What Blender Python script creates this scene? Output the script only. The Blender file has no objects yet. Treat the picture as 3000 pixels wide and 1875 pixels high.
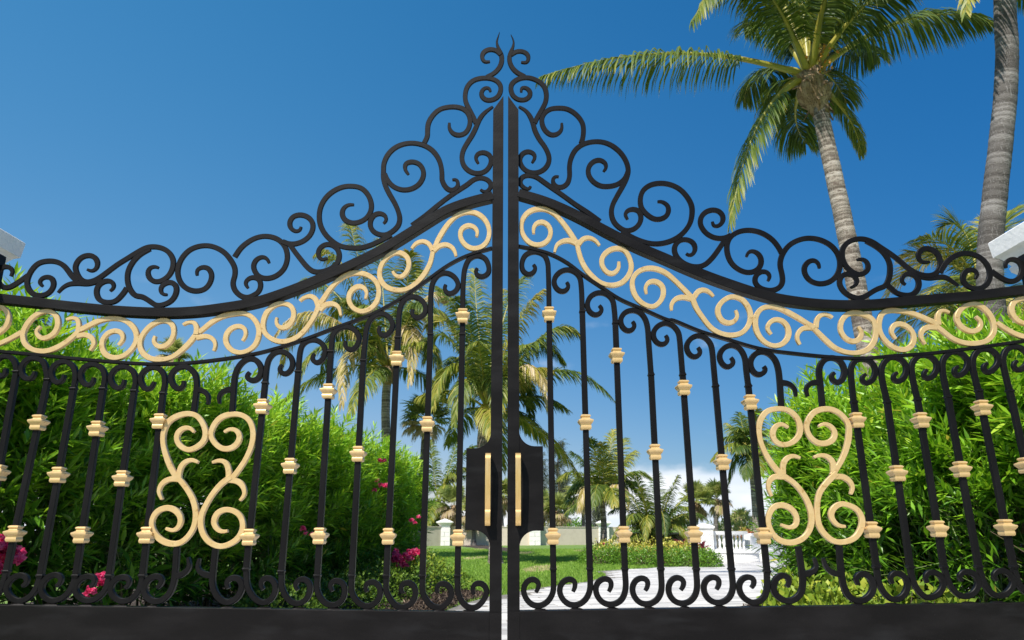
import bpy, bmesh, math, random
import numpy as np
from mathutils import Vector, Matrix
R=math.radians
sc=bpy.context.scene
COL=sc.collection
# ------------------------------------------------------------------ camera, sky, sun, exposure
cam=bpy.data.cameras.new('camera'); cam.lens=26.4; cam.sensor_width=36; cam.clip_start=.05; cam.clip_end=3000
camo=bpy.data.objects.new('camera',cam); COL.objects.link(camo)
camo.location=(0,-4,.95); camo.rotation_euler=(R(90+15.75),0,0)
cam.dof.use_dof=True; cam.dof.focus_distance=4.3; cam.dof.aperture_fstop=5.0
sc.camera=camo
SUN=Vector((-.32,-.54,.79)).normalized()
EL=math.asin(SUN.z); ROT=math.atan2(SUN.x,SUN.y)
world=bpy.data.worlds.new('World'); sc.world=world; world.use_nodes=True
wn=world.node_tree.nodes; wl=world.node_tree.links; wn.clear()
def wnode(t,**k):
    n=wn.new(t)
    for a,b in k.items(): setattr(n,a,b)
    return n
sky=wnode('ShaderNodeTexSky',sky_type='NISHITA',sun_disc=False,sun_elevation=EL,sun_rotation=ROT,altitude=0,air_density=1.0,dust_density=.35,ozone_density=4.0)
hs=wnode('ShaderNodeHueSaturation'); hs.inputs['Saturation'].default_value=2.0; hs.inputs['Value'].default_value=2.0; hs.inputs['Hue'].default_value=.494
bg=wnode('ShaderNodeBackground'); bg.inputs[1].default_value=.095
tc=wnode('ShaderNodeTexCoord'); sx=wnode('ShaderNodeSeparateXYZ')
cb=wnode('ShaderNodeBackground'); cb.inputs[1].default_value=.9
mx=wnode('ShaderNodeMixShader'); out=wnode('ShaderNodeOutputWorld')
gm_=wnode('ShaderNodeGamma'); gm_.inputs[1].default_value=.5
lat=wnode('ShaderNodeMix',data_type='RGBA',blend_type='MULTIPLY'); lat.inputs['Factor'].default_value=1
wl.new(sky.outputs[0],gm_.inputs[0]); wl.new(gm_.outputs[0],hs.inputs['Color']); wl.new(hs.outputs[0],lat.inputs['A']); wl.new(lat.outputs['Result'],bg.inputs[0]); wl.new(tc.outputs['Generated'],sx.inputs[0])
def wmath(op,a,b=None,c=None,clamp=False):
    n=wnode('ShaderNodeMath',operation=op,use_clamp=clamp)
    for i,v in enumerate((a,b,c)):
        if v is None: continue
        if isinstance(v,(int,float)): n.inputs[i].default_value=v
        else: wl.new(v,n.inputs[i])
    return n.outputs[0]
def wramp(v,a,b,lo=0,hi=1):
    n=wnode('ShaderNodeMapRange',interpolation_type='SMOOTHSTEP'); wl.new(v,n.inputs[0])
    for i,x in enumerate((a,b,lo,hi)): n.inputs[i+1].default_value=x
    return n.outputs[0]
def wnoise(scale,detail,stretch=(1,1,1)):
    m=wnode('ShaderNodeMapping'); m.inputs['Scale'].default_value=stretch; wl.new(tc.outputs['Generated'],m.inputs[0])
    n=wnode('ShaderNodeTexNoise'); n.inputs['Scale'].default_value=scale; n.inputs['Detail'].default_value=detail; wl.new(m.outputs[0],n.inputs[0]); return n.outputs[0]
ls=wnode('ShaderNodeMix',data_type='RGBA'); ls.inputs['A'].default_value=(1.5,1.13,1.13,1); ls.inputs['B'].default_value=(.36,.62,.86,1); wl.new(wramp(sx.outputs[0],-.75,.75),ls.inputs['Factor']); wl.new(ls.outputs['Result'],lat.inputs['B'])
n1=wnoise(14,6,(1,1,1.8))
top=wramp(sx.outputs[0],.03,.12,.036,.086)
top=wmath('ADD',top,wmath('MULTIPLY',wmath('SUBTRACT',n1,.5),.05))
m1=wramp(wmath('SUBTRACT',top,sx.outputs[2]),-.004,.016)
n2=wnoise(9,7,(1,1,2.2))
band=wmath('MULTIPLY',wramp(sx.outputs[2],.05,.11),wramp(sx.outputs[2],.34,.2))
m2=wmath('MULTIPLY',wmath('MULTIPLY',wramp(n2,.62,.78),band),.30)
n3=wnoise(5,4,(1,1,3))
col=wnode('ShaderNodeMix',data_type='RGBA'); wl.new(wramp(n3,.38,.62),col.inputs['Factor']); col.inputs['A'].default_value=(.62,.70,.80,1); col.inputs['B'].default_value=(.86,.87,.90,1)
wl.new(col.outputs['Result'],cb.inputs[0])
wl.new(wmath('MAXIMUM',m1,m2),mx.inputs[0]); wl.new(bg.outputs[0],mx.inputs[1]); wl.new(cb.outputs[0],mx.inputs[2]); wl.new(mx.outputs[0],out.inputs[0])
sun=bpy.data.lights.new('sun','SUN'); sun.energy=4.4; sun.angle=R(.53); sun.color=(1,.95,.87)
so=bpy.data.objects.new('sun',sun); COL.objects.link(so); so.rotation_euler=SUN.to_track_quat('Z','Y').to_euler(); so.location=(-3,-5,9)
sc.view_settings.view_transform='Standard'; sc.view_settings.look='None'; sc.view_settings.exposure=.52; sc.view_settings.gamma=1; sc.view_settings.use_curve_mapping=False
sc.render.engine='CYCLES'
sc.cycles.max_bounces=8; sc.cycles.transparent_max_bounces=8

# gate ironwork outlines (x, z in millimetres, in the plane of the gate)
GATE={'left':{'scroll':[([-2820,2333,-2813,2359,-2830,2383,-2860,2391,-2886,2380,-2899,2346,-2885,2302,-2853,2269,-2818,2266,-2778,2292,-2745,2319,-2723,2339],'t-'),([-2631,2274,-2651,2296,-2643,2319,-2620,2329,-2590,2323,-2571,2292,-2575,2256,-2597,2229,-2633,2219,-2672,2226,-2705,2256,-2721,2292,-2721,2329,-2707,2373,-2678,2410,-2629,2424,-2578,2420,-2536,2400,-2502,2366,-2474,2333,-2438,2302],'t-'),([-2395,2373,-2368,2364,-2345,2380,-2343,2413,-2365,2447,-2398,2459,-2432,2451,-2457,2424,-2465,2386,-2448,2346,-2424,2316,-2387,2299,-2344,2309,-2309,2333,-2275,2363,-2230,2403,-2178,2441,-2126,2478,-2078,2506,-2034,2511,-1987,2501,-1946,2475,-1918,2430,-1915,2383,-1932,2336,-1969,2306,-2007,2302,-2038,2323,-2052,2356,-2043,2383,-2018,2391,-1995,2384],'tt'),([-2538,2236,-2517,2266,-2486,2286,-2436,2292,-2379,2289,-2336,2301,-2307,2319],'t-'),([-2249,2246,-2232,2262,-2236,2289,-2261,2306,-2292,2302,-2320,2276,-2323,2236,-2302,2196,-2261,2180,-2212,2186,-2179,2223,-2164,2249,-2157,2266],'t-'),([-2058,2499,-2111,2464,-2146,2417,-2164,2363,-2160,2309,-2140,2259,-2103,2219,-2065,2213,-2024,2190,-1979,2163,-1939,2167,-1898,2190,-1878,2233,-1883,2276,-1911,2297,-1942,2294,-1965,2272,-1965,2246,-1950,2226,-1927,2225],'-t'),([-1773,2339,-1777,2370,-1750,2388,-1714,2380,-1691,2343,-1695,2296,-1720,2259,-1766,2246,-1818,2259,-1860,2296,-1883,2349,-1883,2403,-1866,2451,-1832,2492,-1784,2514,-1729,2518,-1680,2504,-1632,2475,-1592,2430,-1565,2383,-1560,2339,-1567,2296,-1552,2252,-1510,2215,-1472,2209,-1439,2225,-1419,2241,-1409,2276,-1421,2313,-1451,2328,-1482,2319,-1497,2292,-1479,2264],'tt'),([-1374,2413,-1388,2439,-1416,2450,-1444,2437,-1461,2402,-1449,2361,-1418,2329,-1373,2321,-1323,2339,-1286,2381,-1273,2442,-1286,2500,-1318,2543,-1362,2568,-1415,2576,-1462,2566,-1499,2545,-1540,2507,-1573,2449],'t-'),([-1209,2632,-1213,2612,-1239,2604,-1268,2625,-1276,2663,-1258,2696,-1218,2707,-1175,2693,-1146,2660,-1141,2618,-1157,2576,-1190,2545,-1233,2528,-1272,2528,-1308,2542],'t-'),([-1265,2524,-1233,2480,-1194,2432,-1159,2391,-1125,2364,-1086,2358,-1030,2375,-991,2405,-978,2449,-990,2493,-1024,2521,-1060,2524,-1090,2504,-1101,2470,-1089,2440,-1063,2432,-1044,2442],'-t'),([-914,2770,-945,2770,-973,2747,-978,2709,-959,2674,-919,2656,-874,2663,-834,2691,-813,2737,-816,2786,-838,2836,-879,2876,-933,2888,-985,2883,-1036,2858,-1079,2815,-1105,2758,-1110,2702,-1100,2646,-1070,2590,-1029,2548,-982,2517,-923,2504,-859,2504,-796,2524,-739,2554,-689,2583],'t-'),([-738,2653,-724,2667,-727,2698,-757,2716,-789,2709,-810,2681,-813,2639,-793,2604,-760,2586,-721,2583,-684,2604,-653,2639,-645,2681,-655,2726,-678,2779,-713,2840,-739,2894,-752,2944,-753,2981,-753,3032,-732,3091,-694,3135,-642,3161,-582,3167,-521,3152,-473,3121,-435,3069,-417,3018,-410,2967,-409,2930,-407,2923,-395,2894,-370,2866,-343,2861,-318,2881,-315,2910,-328,2931,-349,2928],'tt'),([-606,2963,-627,2996,-624,3032,-588,3045,-547,3031,-520,2988,-520,2944,-545,2897,-590,2869,-642,2865,-693,2887,-727,2926,-746,2966],'t-'),([-183,2866,-166,2852,-142,2856,-124,2881,-126,2910,-150,2933,-187,2941,-223,2930,-262,2897,-307,2865,-359,2826,-423,2772,-499,2702,-575,2642],'t-'),([-115,3411,-152,3382,-179,3352,-199,3315,-215,3270,-238,3217,-267,3165,-290,3113,-295,3062,-282,3018,-251,2985,-211,2970,-165,2978,-134,3010,-122,3054,-134,3090,-166,3106,-201,3097,-214,3069,-198,3034],'tt'),([-130,3515,-137,3537,-161,3541,-183,3517,-183,3484,-160,3459,-122,3457,-85,3480,-68,3523,-72,3562,-96,3591,-137,3607,-192,3607,-240,3588,-272,3546,-283,3492,-279,3445,-257,3392,-233,3342,-216,3300],'t-'),([-154,3615,-103,3648,-72,3692,-62,3735,-69,3783,-87,3827,-94,3860,-87,3896,-77,3933],'-T'),([-68,3771,-101,3803,-146,3807,-177,3783,-183,3747,-167,3719,-135,3723],'-t'),([-374,3300,-373,3263,-349,3229,-312,3219,-275,3236,-254,3278,-251,3323,-264,3367,-295,3397,-339,3409,-387,3407,-434,3392,-473,3353,-499,3300,-503,3248,-503,3210,-520,3167],'t-')],
'gold':[([-2854,2053,-2874,2091,-2869,2134,-2841,2152,-2809,2134,-2786,2091,-2787,2053,-2805,2024,-2843,1995,-2892,1988],'t-'),([-2899,1927,-2843,1931,-2809,1943,-2758,1969,-2699,2007],'--'),([-2601,2041,-2619,2020,-2612,1995,-2585,1973,-2548,1979,-2516,2007,-2506,2053,-2523,2100,-2560,2125,-2604,2125,-2649,2097,-2681,2046,-2690,1995,-2675,1950,-2640,1917,-2585,1900,-2536,1902,-2484,1924,-2434,1961,-2397,2000,-2387,2017],'t-'),([-2391,2004,-2391,2049,-2404,2082,-2434,2090,-2464,2079],'-t'),([-2391,1985,-2349,1993,-2307,1974,-2290,1943,-2307,1904],'-t'),([-2387,2017,-2364,2029,-2318,2056,-2271,2077,-2210,2087,-2146,2077,-2098,2046,-2067,2001,-2062,1956,-2085,1906,-2124,1872,-2172,1863,-2218,1881,-2243,1918,-2247,1963,-2227,2000,-2188,2016,-2150,2003,-2136,1969,-2156,1934],'-t'),([-1962,1986,-1967,1959,-1943,1929,-1909,1926,-1876,1953,-1861,2001,-1872,2046,-1908,2073,-1952,2071,-1998,2042,-2031,1995,-2040,1943,-2020,1893,-1974,1860,-1918,1853,-1864,1862,-1813,1899,-1769,1948,-1735,2001],'t-'),([-1737,1995,-1738,2036,-1758,2064,-1791,2064,-1815,2049],'-t'),([-1732,1975,-1675,1984,-1635,1961,-1623,1931,-1630,1901],'-t'),([-1723,2007,-1703,2024,-1658,2066,-1599,2100,-1538,2113,-1475,2113,-1429,2084,-1401,2044,-1391,2003,-1403,1943,-1437,1906,-1485,1891,-1534,1906,-1568,1950,-1570,1995,-1547,2029,-1506,2042,-1471,2024,-1464,1988,-1479,1958],'-t'),([-1301,2091,-1302,2061,-1279,2033,-1245,2036,-1217,2067,-1208,2113,-1229,2157,-1275,2173,-1318,2164,-1357,2126,-1374,2067,-1363,2009,-1325,1972,-1269,1953,-1202,1965,-1149,2009,-1110,2067,-1083,2126,-1074,2172],'t-'),([-1079,2158,-1094,2198,-1127,2216,-1158,2210,-1182,2187],'-t'),([-1068,2132,-1040,2164,-992,2170,-962,2149,-948,2103],'-t'),([-1067,2172,-1053,2195,-1022,2251,-975,2309,-920,2346,-857,2352,-799,2333,-759,2294,-743,2244,-752,2185,-789,2140,-838,2126,-886,2150,-910,2198,-900,2244,-864,2273,-830,2266,-811,2237,-817,2200],'-t'),([-672,2362,-658,2338,-627,2329,-598,2351,-581,2398,-592,2444,-633,2474,-678,2471,-720,2431,-743,2378,-740,2317,-706,2271,-656,2252,-593,2255,-537,2291,-494,2344,-462,2412,-449,2480],'t-'),([-451,2487,-471,2526,-507,2544,-545,2533,-570,2500],'-t'),([-444,2483,-415,2513,-378,2523,-342,2507,-324,2480,-317,2452],'-t'),([-438,2500,-430,2531,-405,2584,-368,2647,-317,2702,-259,2724,-200,2714,-153,2672,-130,2611,-138,2548,-172,2509,-223,2498,-267,2522,-294,2569,-288,2618,-251,2641,-217,2630,-197,2600,-202,2571],'-t')],
'panel':[([-1685,1459,-1708,1479,-1744,1479,-1770,1456,-1772,1421,-1750,1386,-1707,1365,-1661,1380,-1627,1415,-1623,1456,-1647,1510,-1686,1548,-1729,1557,-1782,1545,-1826,1516,-1846,1462,-1842,1403,-1816,1332,-1785,1273,-1746,1218],'t-'),([-1646,1300,-1677,1313,-1716,1301,-1736,1268,-1736,1218],'t-'),([-1730,1213,-1784,1214,-1821,1192,-1833,1152,-1812,1112],'-t'),([-1750,1230,-1703,1181,-1662,1129,-1639,1084,-1626,1025,-1632,969,-1657,924,-1692,895,-1744,892,-1797,913,-1838,957,-1850,1008,-1827,1052,-1777,1069,-1730,1052,-1702,1013,-1709,974,-1734,956,-1773,966],'-t'),([-1526,1459,-1504,1473,-1467,1470,-1441,1438,-1452,1397,-1482,1374,-1523,1371,-1566,1397,-1595,1444,-1583,1498,-1552,1536,-1500,1554,-1439,1548,-1395,1516,-1371,1456,-1372,1397,-1394,1326,-1429,1262,-1465,1210],'t-'),([-1572,1300,-1540,1310,-1504,1301,-1484,1268,-1477,1215],'t-'),([-1480,1210,-1429,1203,-1397,1175,-1387,1135,-1408,1106],'-t'),([-1464,1227,-1510,1192,-1547,1146,-1575,1095,-1598,1030,-1593,974,-1568,924,-1531,892,-1483,878,-1433,892,-1394,924,-1378,974,-1395,1025,-1431,1052,-1479,1060,-1517,1042,-1530,1002,-1515,969,-1488,950,-1454,955],'-t')],
'rail':[-2930,2206,-2856,2198,-2618,2172,-2372,2144,-2153,2125,-1933,2116,-1777,2121,-1622,2140,-1426,2176,-1242,2241,-1059,2321,-873,2412,-749,2480,-624,2562,-498,2649,-370,2733,-240,2783,-111,2818],
'arch':[-2930,1913,-2901,1910,-2800,1899,-2644,1885,-2487,1869,-2299,1851,-2113,1836,-1927,1828,-1744,1836,-1561,1858,-1399,1886,-1279,1919,-1146,1964,-977,2032,-793,2103,-628,2195,-487,2301,-362,2398,-255,2456,-113,2502],
'bars':[([-2688,1786,-2699,1824,-2718,1852,-2756,1874,-2800,1863,-2816,1824,-2802,1780,-2772,1759,-2748,1774,-2752,1804],[-2685,781,-2686,727,-2687,673,-2708,636,-2750,620,-2799,636,-2829,673,-2825,711,-2795,732,-2760,727,-2745,705],[[-2680,1247]]),([-2512,1743,-2525,1786,-2548,1836,-2600,1863,-2646,1851,-2666,1811,-2653,1767,-2619,1744,-2592,1758,-2590,1787],[-2555,759,-2558,727,-2562,700,-2572,663,-2600,631,-2638,623,-2681,641,-2710,673,-2706,711,-2679,735,-2643,738,-2617,722,-2620,695],[[-2533,1510],[-2544,941]]),([-2364,1693,-2365,1767,-2386,1816,-2437,1844,-2482,1829,-2501,1792,-2487,1749,-2457,1725,-2430,1739,-2428,1769],[-2380,738,-2385,705,-2398,660,-2429,626,-2467,616,-2508,632,-2538,668,-2536,705,-2510,731,-2472,739,-2444,722,-2447,696,-2463,687],[[-2375,1236]]),([-2205,1693,-2204,1755,-2224,1801,-2277,1829,-2323,1813,-2339,1777,-2326,1736,-2293,1710,-2266,1724,-2265,1753],[-2201,738,-2208,700,-2224,658,-2260,626,-2304,618,-2342,636,-2365,668,-2362,705,-2339,731,-2307,742,-2274,727,-2275,701,-2292,687],[[-2207,1477],[-2206,935]]),([-2036,1681,-2037,1743,-2057,1788,-2110,1816,-2155,1801,-2174,1761,-2163,1724,-2129,1694,-2102,1705,-2098,1741],[-2033,738,-2036,700,-2049,658,-2084,626,-2128,618,-2170,636,-2194,668,-2189,705,-2162,729,-2129,734,-2102,719,-2106,696,-2121,684],[[-2044,1218]]),([-1879,1668,-1877,1736,-1897,1785,-1947,1813,-1989,1797,-2012,1761,-2000,1718,-1970,1688,-1943,1702,-1935,1731],[-1865,738,-1865,700,-1879,653,-1914,621,-1956,616,-1994,636,-2016,668,-2010,705,-1985,726,-1952,731,-1928,716,-1929,690,-1945,679],[[-1887,1516],[-1884,934]]),([-1701,1565,-1703,1724,-1722,1779,-1778,1816,-1824,1801,-1847,1764,-1836,1724,-1803,1691,-1775,1702,-1773,1735],[-1708,874,-1702,759,-1703,700,-1720,649,-1755,618,-1795,616,-1830,636,-1848,668,-1842,705,-1818,729,-1787,734,-1764,719,-1768,693,-1783,679],[]),([-1496,1565,-1500,1705,-1500,1767,-1481,1822,-1441,1857,-1402,1854,-1368,1819,-1361,1777,-1381,1741,-1415,1738,-1437,1761,-1422,1783],[-1511,869,-1511,759,-1509,705,-1490,657,-1456,621,-1421,610,-1383,626,-1360,663,-1360,700,-1381,723,-1415,726,-1438,705,-1425,676],[]),([-1334,1724,-1332,1824,-1323,1860,-1295,1892,-1255,1898,-1214,1876,-1193,1836,-1202,1792,-1229,1772,-1257,1786,-1262,1811,-1248,1824],[-1344,770,-1333,695,-1308,649,-1270,616,-1236,608,-1202,631,-1188,668,-1197,705,-1229,726,-1259,718,-1265,695,-1250,671],[[-1330,1595],[-1341,924]]),([-1160,1786,-1159,1893,-1149,1936,-1115,1962,-1071,1962,-1033,1933,-1021,1890,-1034,1852,-1062,1834,-1087,1852,-1086,1877,-1077,1887],[-1165,759,-1159,689,-1136,642,-1100,610,-1060,605,-1029,628,-1015,663,-1020,700,-1052,721,-1082,712,-1091,689,-1076,668],[[-1164,1282]]),([-990,1899,-987,1939,-985,1990,-956,2027,-915,2040,-871,2024,-841,1983,-845,1939,-870,1908,-900,1913,-917,1939,-912,1958],[-982,738,-979,673,-963,637,-930,605,-885,597,-851,620,-839,655,-847,695,-875,712,-902,710,-915,689,-900,663],[[-987,1678],[-986,930]]),([-810,1849,-806,1970,-803,2015,-790,2066,-761,2102,-719,2115,-682,2095,-658,2054,-666,2015,-694,1988,-725,1996,-735,2022,-728,2041],[-808,738,-806,668,-790,632,-755,600,-715,592,-675,615,-660,652,-670,689,-698,707,-728,702,-739,681,-727,660],[[-814,1344]]),([-627,1977,-626,2106,-616,2164,-589,2203,-547,2213,-504,2193,-480,2152,-485,2113,-518,2088,-548,2100,-556,2122,-552,2139],[-634,738,-631,663,-611,626,-580,594,-540,587,-500,609,-484,649,-491,684,-522,704,-552,696,-559,673,-548,652],[[-630,1858],[-634,928]]),([-449,1996,-452,2251,-441,2303,-411,2343,-368,2353,-324,2329,-301,2284,-310,2251,-346,2229,-373,2244,-378,2267,-371,2283],[-452,738,-448,657,-427,618,-399,592,-360,584,-322,609,-303,647,-312,681,-340,699,-370,694,-381,673,-373,652],[[-459,1501]]),([-273,1996,-273,2317,-265,2383,-240,2438,-197,2458,-153,2441,-131,2391,-134,2351,-170,2329,-198,2341,-206,2363,-196,2381],[-275,738,-271,657,-252,616,-219,587,-179,587,-147,615,-127,652,-133,684,-161,702,-191,694,-199,668,-191,647],[[-275,2100],[-273,921]])],
'branch':[([-1705,1690,-1665,1681,-1632,1650,-1631,1607],'-t'),([-1508,1690,-1552,1681,-1575,1650,-1569,1613],'-t'),([-1704,732,-1660,746,-1634,776,-1645,825],'-t'),([-1514,735,-1564,748,-1591,776,-1587,819],'-t')]},
'right':{'scroll':[([56,3511,58,3537,82,3541,108,3517,108,3484,82,3459,41,3458,7,3484,-7,3531,0,3568,35,3599,90,3611,144,3595,192,3554,208,3492,201,3438,180,3392,152,3338,135,3300],'t-'),([76,3617,28,3648,-3,3688,-16,3735,-10,3783,4,3819,11,3856,4,3888,-7,3914],'-T'),([-7,3771,27,3794,68,3794,97,3771,101,3739,87,3715,56,3719],'-t'),([42,3411,82,3384,108,3346,125,3300,135,3255,161,3195,194,3143,217,3084,216,3040,192,2999,146,2974,93,2981,58,3014,45,3058,62,3097,97,3112,129,3097,135,3069,118,3038],'tt'),([297,3300,296,3259,272,3229,235,3221,202,3245,182,3285,179,3331,195,3367,228,3394,279,3402,333,3395,386,3357,421,3300,426,3248,419,3195,410,3167],'t-'),([274,2948,254,2952,239,2934,242,2903,263,2882,293,2882,323,2905,337,2952,337,3011,346,3062,374,3121,421,3160,482,3177,536,3175,588,3154,640,3106,672,3047,682,2989,670,2938,641,2880,609,2823,581,2766,573,2717,584,2667,615,2629,653,2609,698,2619,732,2653,743,2695,730,2733,697,2743,666,2733,652,2709,665,2679],'tt'),([537,2983,553,3007,548,3038,518,3057,483,3049,452,3014,447,2967,469,2923,513,2891,566,2887,619,2902,660,2938,679,2981],'t-'),([109,2887,99,2869,72,2877,50,2900,49,2929,64,2949,99,2958,142,2947,184,2916,230,2880,295,2830,366,2773,443,2717,506,2667],'t-'),([843,2789,869,2789,898,2768,904,2738,891,2702,857,2681,818,2681,777,2709,747,2752,744,2809,762,2859,803,2893,856,2906,915,2900,972,2872,1012,2826,1038,2766,1037,2709,1021,2653,982,2598,928,2556,862,2532,797,2529,734,2546,677,2573,627,2605],'t-'),([1151,2664,1157,2639,1182,2637,1208,2660,1214,2699,1194,2729,1160,2738,1120,2726,1090,2695,1081,2653,1099,2608,1132,2577,1173,2562,1218,2565,1252,2582],'t-'),([1329,2450,1341,2476,1366,2485,1397,2469,1411,2433,1401,2392,1368,2363,1323,2356,1274,2377,1239,2416,1222,2474,1226,2529,1251,2573,1299,2603,1354,2612,1409,2603,1452,2582,1488,2551,1516,2508,1531,2470],'t-'),([1214,2553,1174,2494,1132,2440,1084,2399,1039,2390,989,2402,946,2433,924,2474,927,2515,954,2548,992,2555,1030,2538,1042,2501,1027,2467,1003,2458,988,2470],'-t'),([1735,2381,1733,2410,1711,2429,1680,2422,1652,2390,1650,2349,1673,2309,1715,2290,1766,2294,1807,2316,1839,2356,1855,2410,1850,2464,1826,2508,1788,2539,1738,2559,1681,2563,1628,2549,1580,2521,1547,2484,1524,2441,1515,2397,1521,2343,1518,2296,1494,2264,1452,2249,1414,2254,1383,2269,1364,2299,1371,2333,1402,2360,1438,2357,1451,2333,1438,2306],'tt'),([1954,2432,1987,2436,2010,2416,2011,2383,1988,2354,1950,2344,1911,2366,1882,2403,1872,2451,1881,2499,1911,2535,1957,2556,2003,2559,2052,2542,2099,2506,2145,2471,2191,2430,2235,2383,2281,2351,2330,2337,2376,2344,2411,2376,2425,2424,2414,2470,2386,2494,2348,2501,2318,2484,2304,2454,2311,2425,2339,2415,2362,2420],'tt'),([2020,2547,2074,2512,2113,2471,2135,2417,2132,2363,2118,2316,2093,2277,2047,2259,2006,2236,1972,2215,1932,2204,1891,2216,1854,2247,1838,2294,1854,2333,1890,2348,1924,2339,1939,2309,1926,2280,1899,2267],'-t'),([2101,2286,2123,2264,2145,2239,2187,2223,2231,2224,2266,2249,2284,2289,2278,2328,2249,2348,2215,2345,2192,2319,2194,2294,2208,2284],'-t'),([2264,2359,2298,2333,2347,2323,2399,2329,2437,2328,2471,2306,2504,2276],'-t'),([2604,2319,2620,2343,2610,2368,2580,2372,2550,2355,2534,2323,2541,2287,2572,2264,2616,2260,2656,2280,2685,2323,2692,2370,2677,2417,2648,2449,2606,2467,2561,2470,2514,2456,2472,2429,2437,2393,2413,2356],'t-'),([2789,2383,2789,2409,2811,2430,2843,2435,2871,2417,2879,2376,2860,2333,2827,2307,2788,2304,2747,2326,2703,2363],'t-')],
'gold':[([124,2591,124,2625,144,2655,175,2662,209,2639,222,2598,205,2549,167,2523,120,2523,79,2556,56,2605,56,2660,86,2715,130,2740,183,2743,241,2715,285,2666,323,2610,361,2546],'t-'),([370,2529,328,2548,290,2544,255,2520,242,2475],'-t'),([379,2522,406,2558,445,2565,476,2548,498,2518],'-t'),([367,2549,378,2487,391,2433,415,2379,452,2332,500,2293,557,2279,614,2293,653,2332,674,2385,664,2446,635,2493,584,2500,540,2479,510,2440,511,2392,541,2353,572,2350,601,2379,604,2419],'-t'),([751,2230,747,2265,768,2297,805,2303,840,2278,847,2232,826,2185,785,2154,741,2164,700,2199,677,2252,677,2312,707,2357,758,2380,815,2377,871,2350,913,2310,955,2264,1002,2209],'t-'),([998,2199,951,2210,913,2199,887,2166,886,2134],'-t'),([1014,2205,1042,2244,1074,2254,1105,2240,1125,2214],'-t'),([1002,2218,1024,2146,1046,2107,1075,2061,1103,2027,1150,1998,1211,1989,1267,2005,1308,2052,1322,2107,1308,2161,1275,2201,1223,2212,1175,2187,1143,2143,1146,2100,1166,2069,1198,2059,1232,2072,1249,2104,1241,2133],'-t'),([1426,1995,1408,2027,1423,2061,1458,2080,1497,2071,1522,2033,1518,1982,1483,1941,1434,1929,1386,1951,1354,1995,1343,2046,1351,2098,1385,2142,1437,2155,1492,2142,1545,2113,1592,2084,1639,2051,1668,2036],'t-'),([1659,2032,1605,2029,1576,2004,1566,1969,1578,1937],'-t'),([1677,2033,1687,2079,1712,2106,1745,2110,1774,2091],'-t'),([1656,2040,1689,2001,1722,1963,1767,1919,1826,1894,1893,1891,1950,1912,1991,1963,2005,2020,1997,2079,1957,2105,1909,2120,1859,2110,1823,2072,1811,2020,1831,1975,1870,1954,1908,1969,1925,2007,1909,2040],'-t'),([2108,1970,2089,2007,2107,2045,2144,2055,2185,2038,2209,1995,2199,1943,2158,1910,2106,1913,2057,1950,2027,2007,2029,2066,2054,2116,2099,2133,2161,2129,2228,2113,2286,2087,2350,2053],'t-'),([2341,2034,2291,2035,2258,2014,2249,1975,2265,1940],'-t'),([2356,2049,2358,2098,2376,2129,2400,2133,2426,2121],'-t'),([2337,2046,2375,2014,2424,1970,2488,1945,2556,1945,2614,1963,2657,2014,2659,2079,2632,2136,2588,2169,2537,2165,2489,2136,2463,2091,2470,2053,2501,2022,2543,2012,2582,2033,2592,2072,2570,2098],'-t'),([2679,2059,2720,2028,2764,1999,2815,1980,2871,1972],'--'),([2871,2203,2816,2194,2784,2169,2771,2131,2782,2091,2813,2062,2856,2056,2891,2079],'-t')],
'panel':[([1467,1483,1441,1500,1412,1497,1386,1468,1382,1432,1402,1401,1443,1392,1489,1409,1525,1450,1529,1504,1507,1551,1467,1579,1413,1582,1370,1573,1337,1545,1313,1492,1311,1421,1332,1350,1367,1285,1409,1233],'t-'),([1513,1323,1482,1334,1446,1323,1422,1291,1417,1239],'t-'),([1418,1226,1367,1226,1338,1198,1333,1164,1346,1128],'-t'),([1404,1239,1465,1198,1507,1146,1534,1084,1542,1019,1527,963,1487,918,1434,897,1377,903,1339,930,1319,974,1316,1008,1325,1037,1353,1074,1395,1083,1439,1066,1464,1025,1457,985,1424,970,1380,985],'-t'),([1630,1489,1658,1503,1693,1491,1712,1456,1699,1421,1665,1401,1617,1401,1580,1432,1564,1480,1581,1528,1617,1566,1667,1582,1721,1576,1764,1545,1789,1498,1784,1438,1763,1373,1732,1314,1672,1233],'t-'),([1585,1326,1616,1337,1657,1331,1682,1303,1682,1244],'t-'),([1668,1226,1727,1226,1760,1203,1772,1169,1758,1138],'-t'),([1694,1244,1635,1192,1594,1141,1577,1084,1571,1025,1577,974,1605,931,1643,903,1694,900,1747,918,1787,963,1800,1013,1783,1057,1745,1080,1699,1089,1657,1064,1641,1030,1655,997,1680,978,1709,977],'-t')],
'rail':[38,2834,196,2782,364,2702,549,2594,706,2508,863,2436,1018,2362,1172,2298,1429,2209,1614,2175,1739,2163,1864,2159,1990,2163,2181,2180,2372,2196,2564,2213,2865,2248,2930,2255],
'arch':[37,2513,128,2494,224,2464,319,2409,394,2345,506,2265,598,2199,721,2143,874,2074,875,2080,1027,2016,1178,1968,1360,1913,1553,1886,1706,1870,1828,1862,1951,1862,2076,1874,2263,1886,2451,1908,2641,1934,2811,1957,2930,1974],
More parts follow.
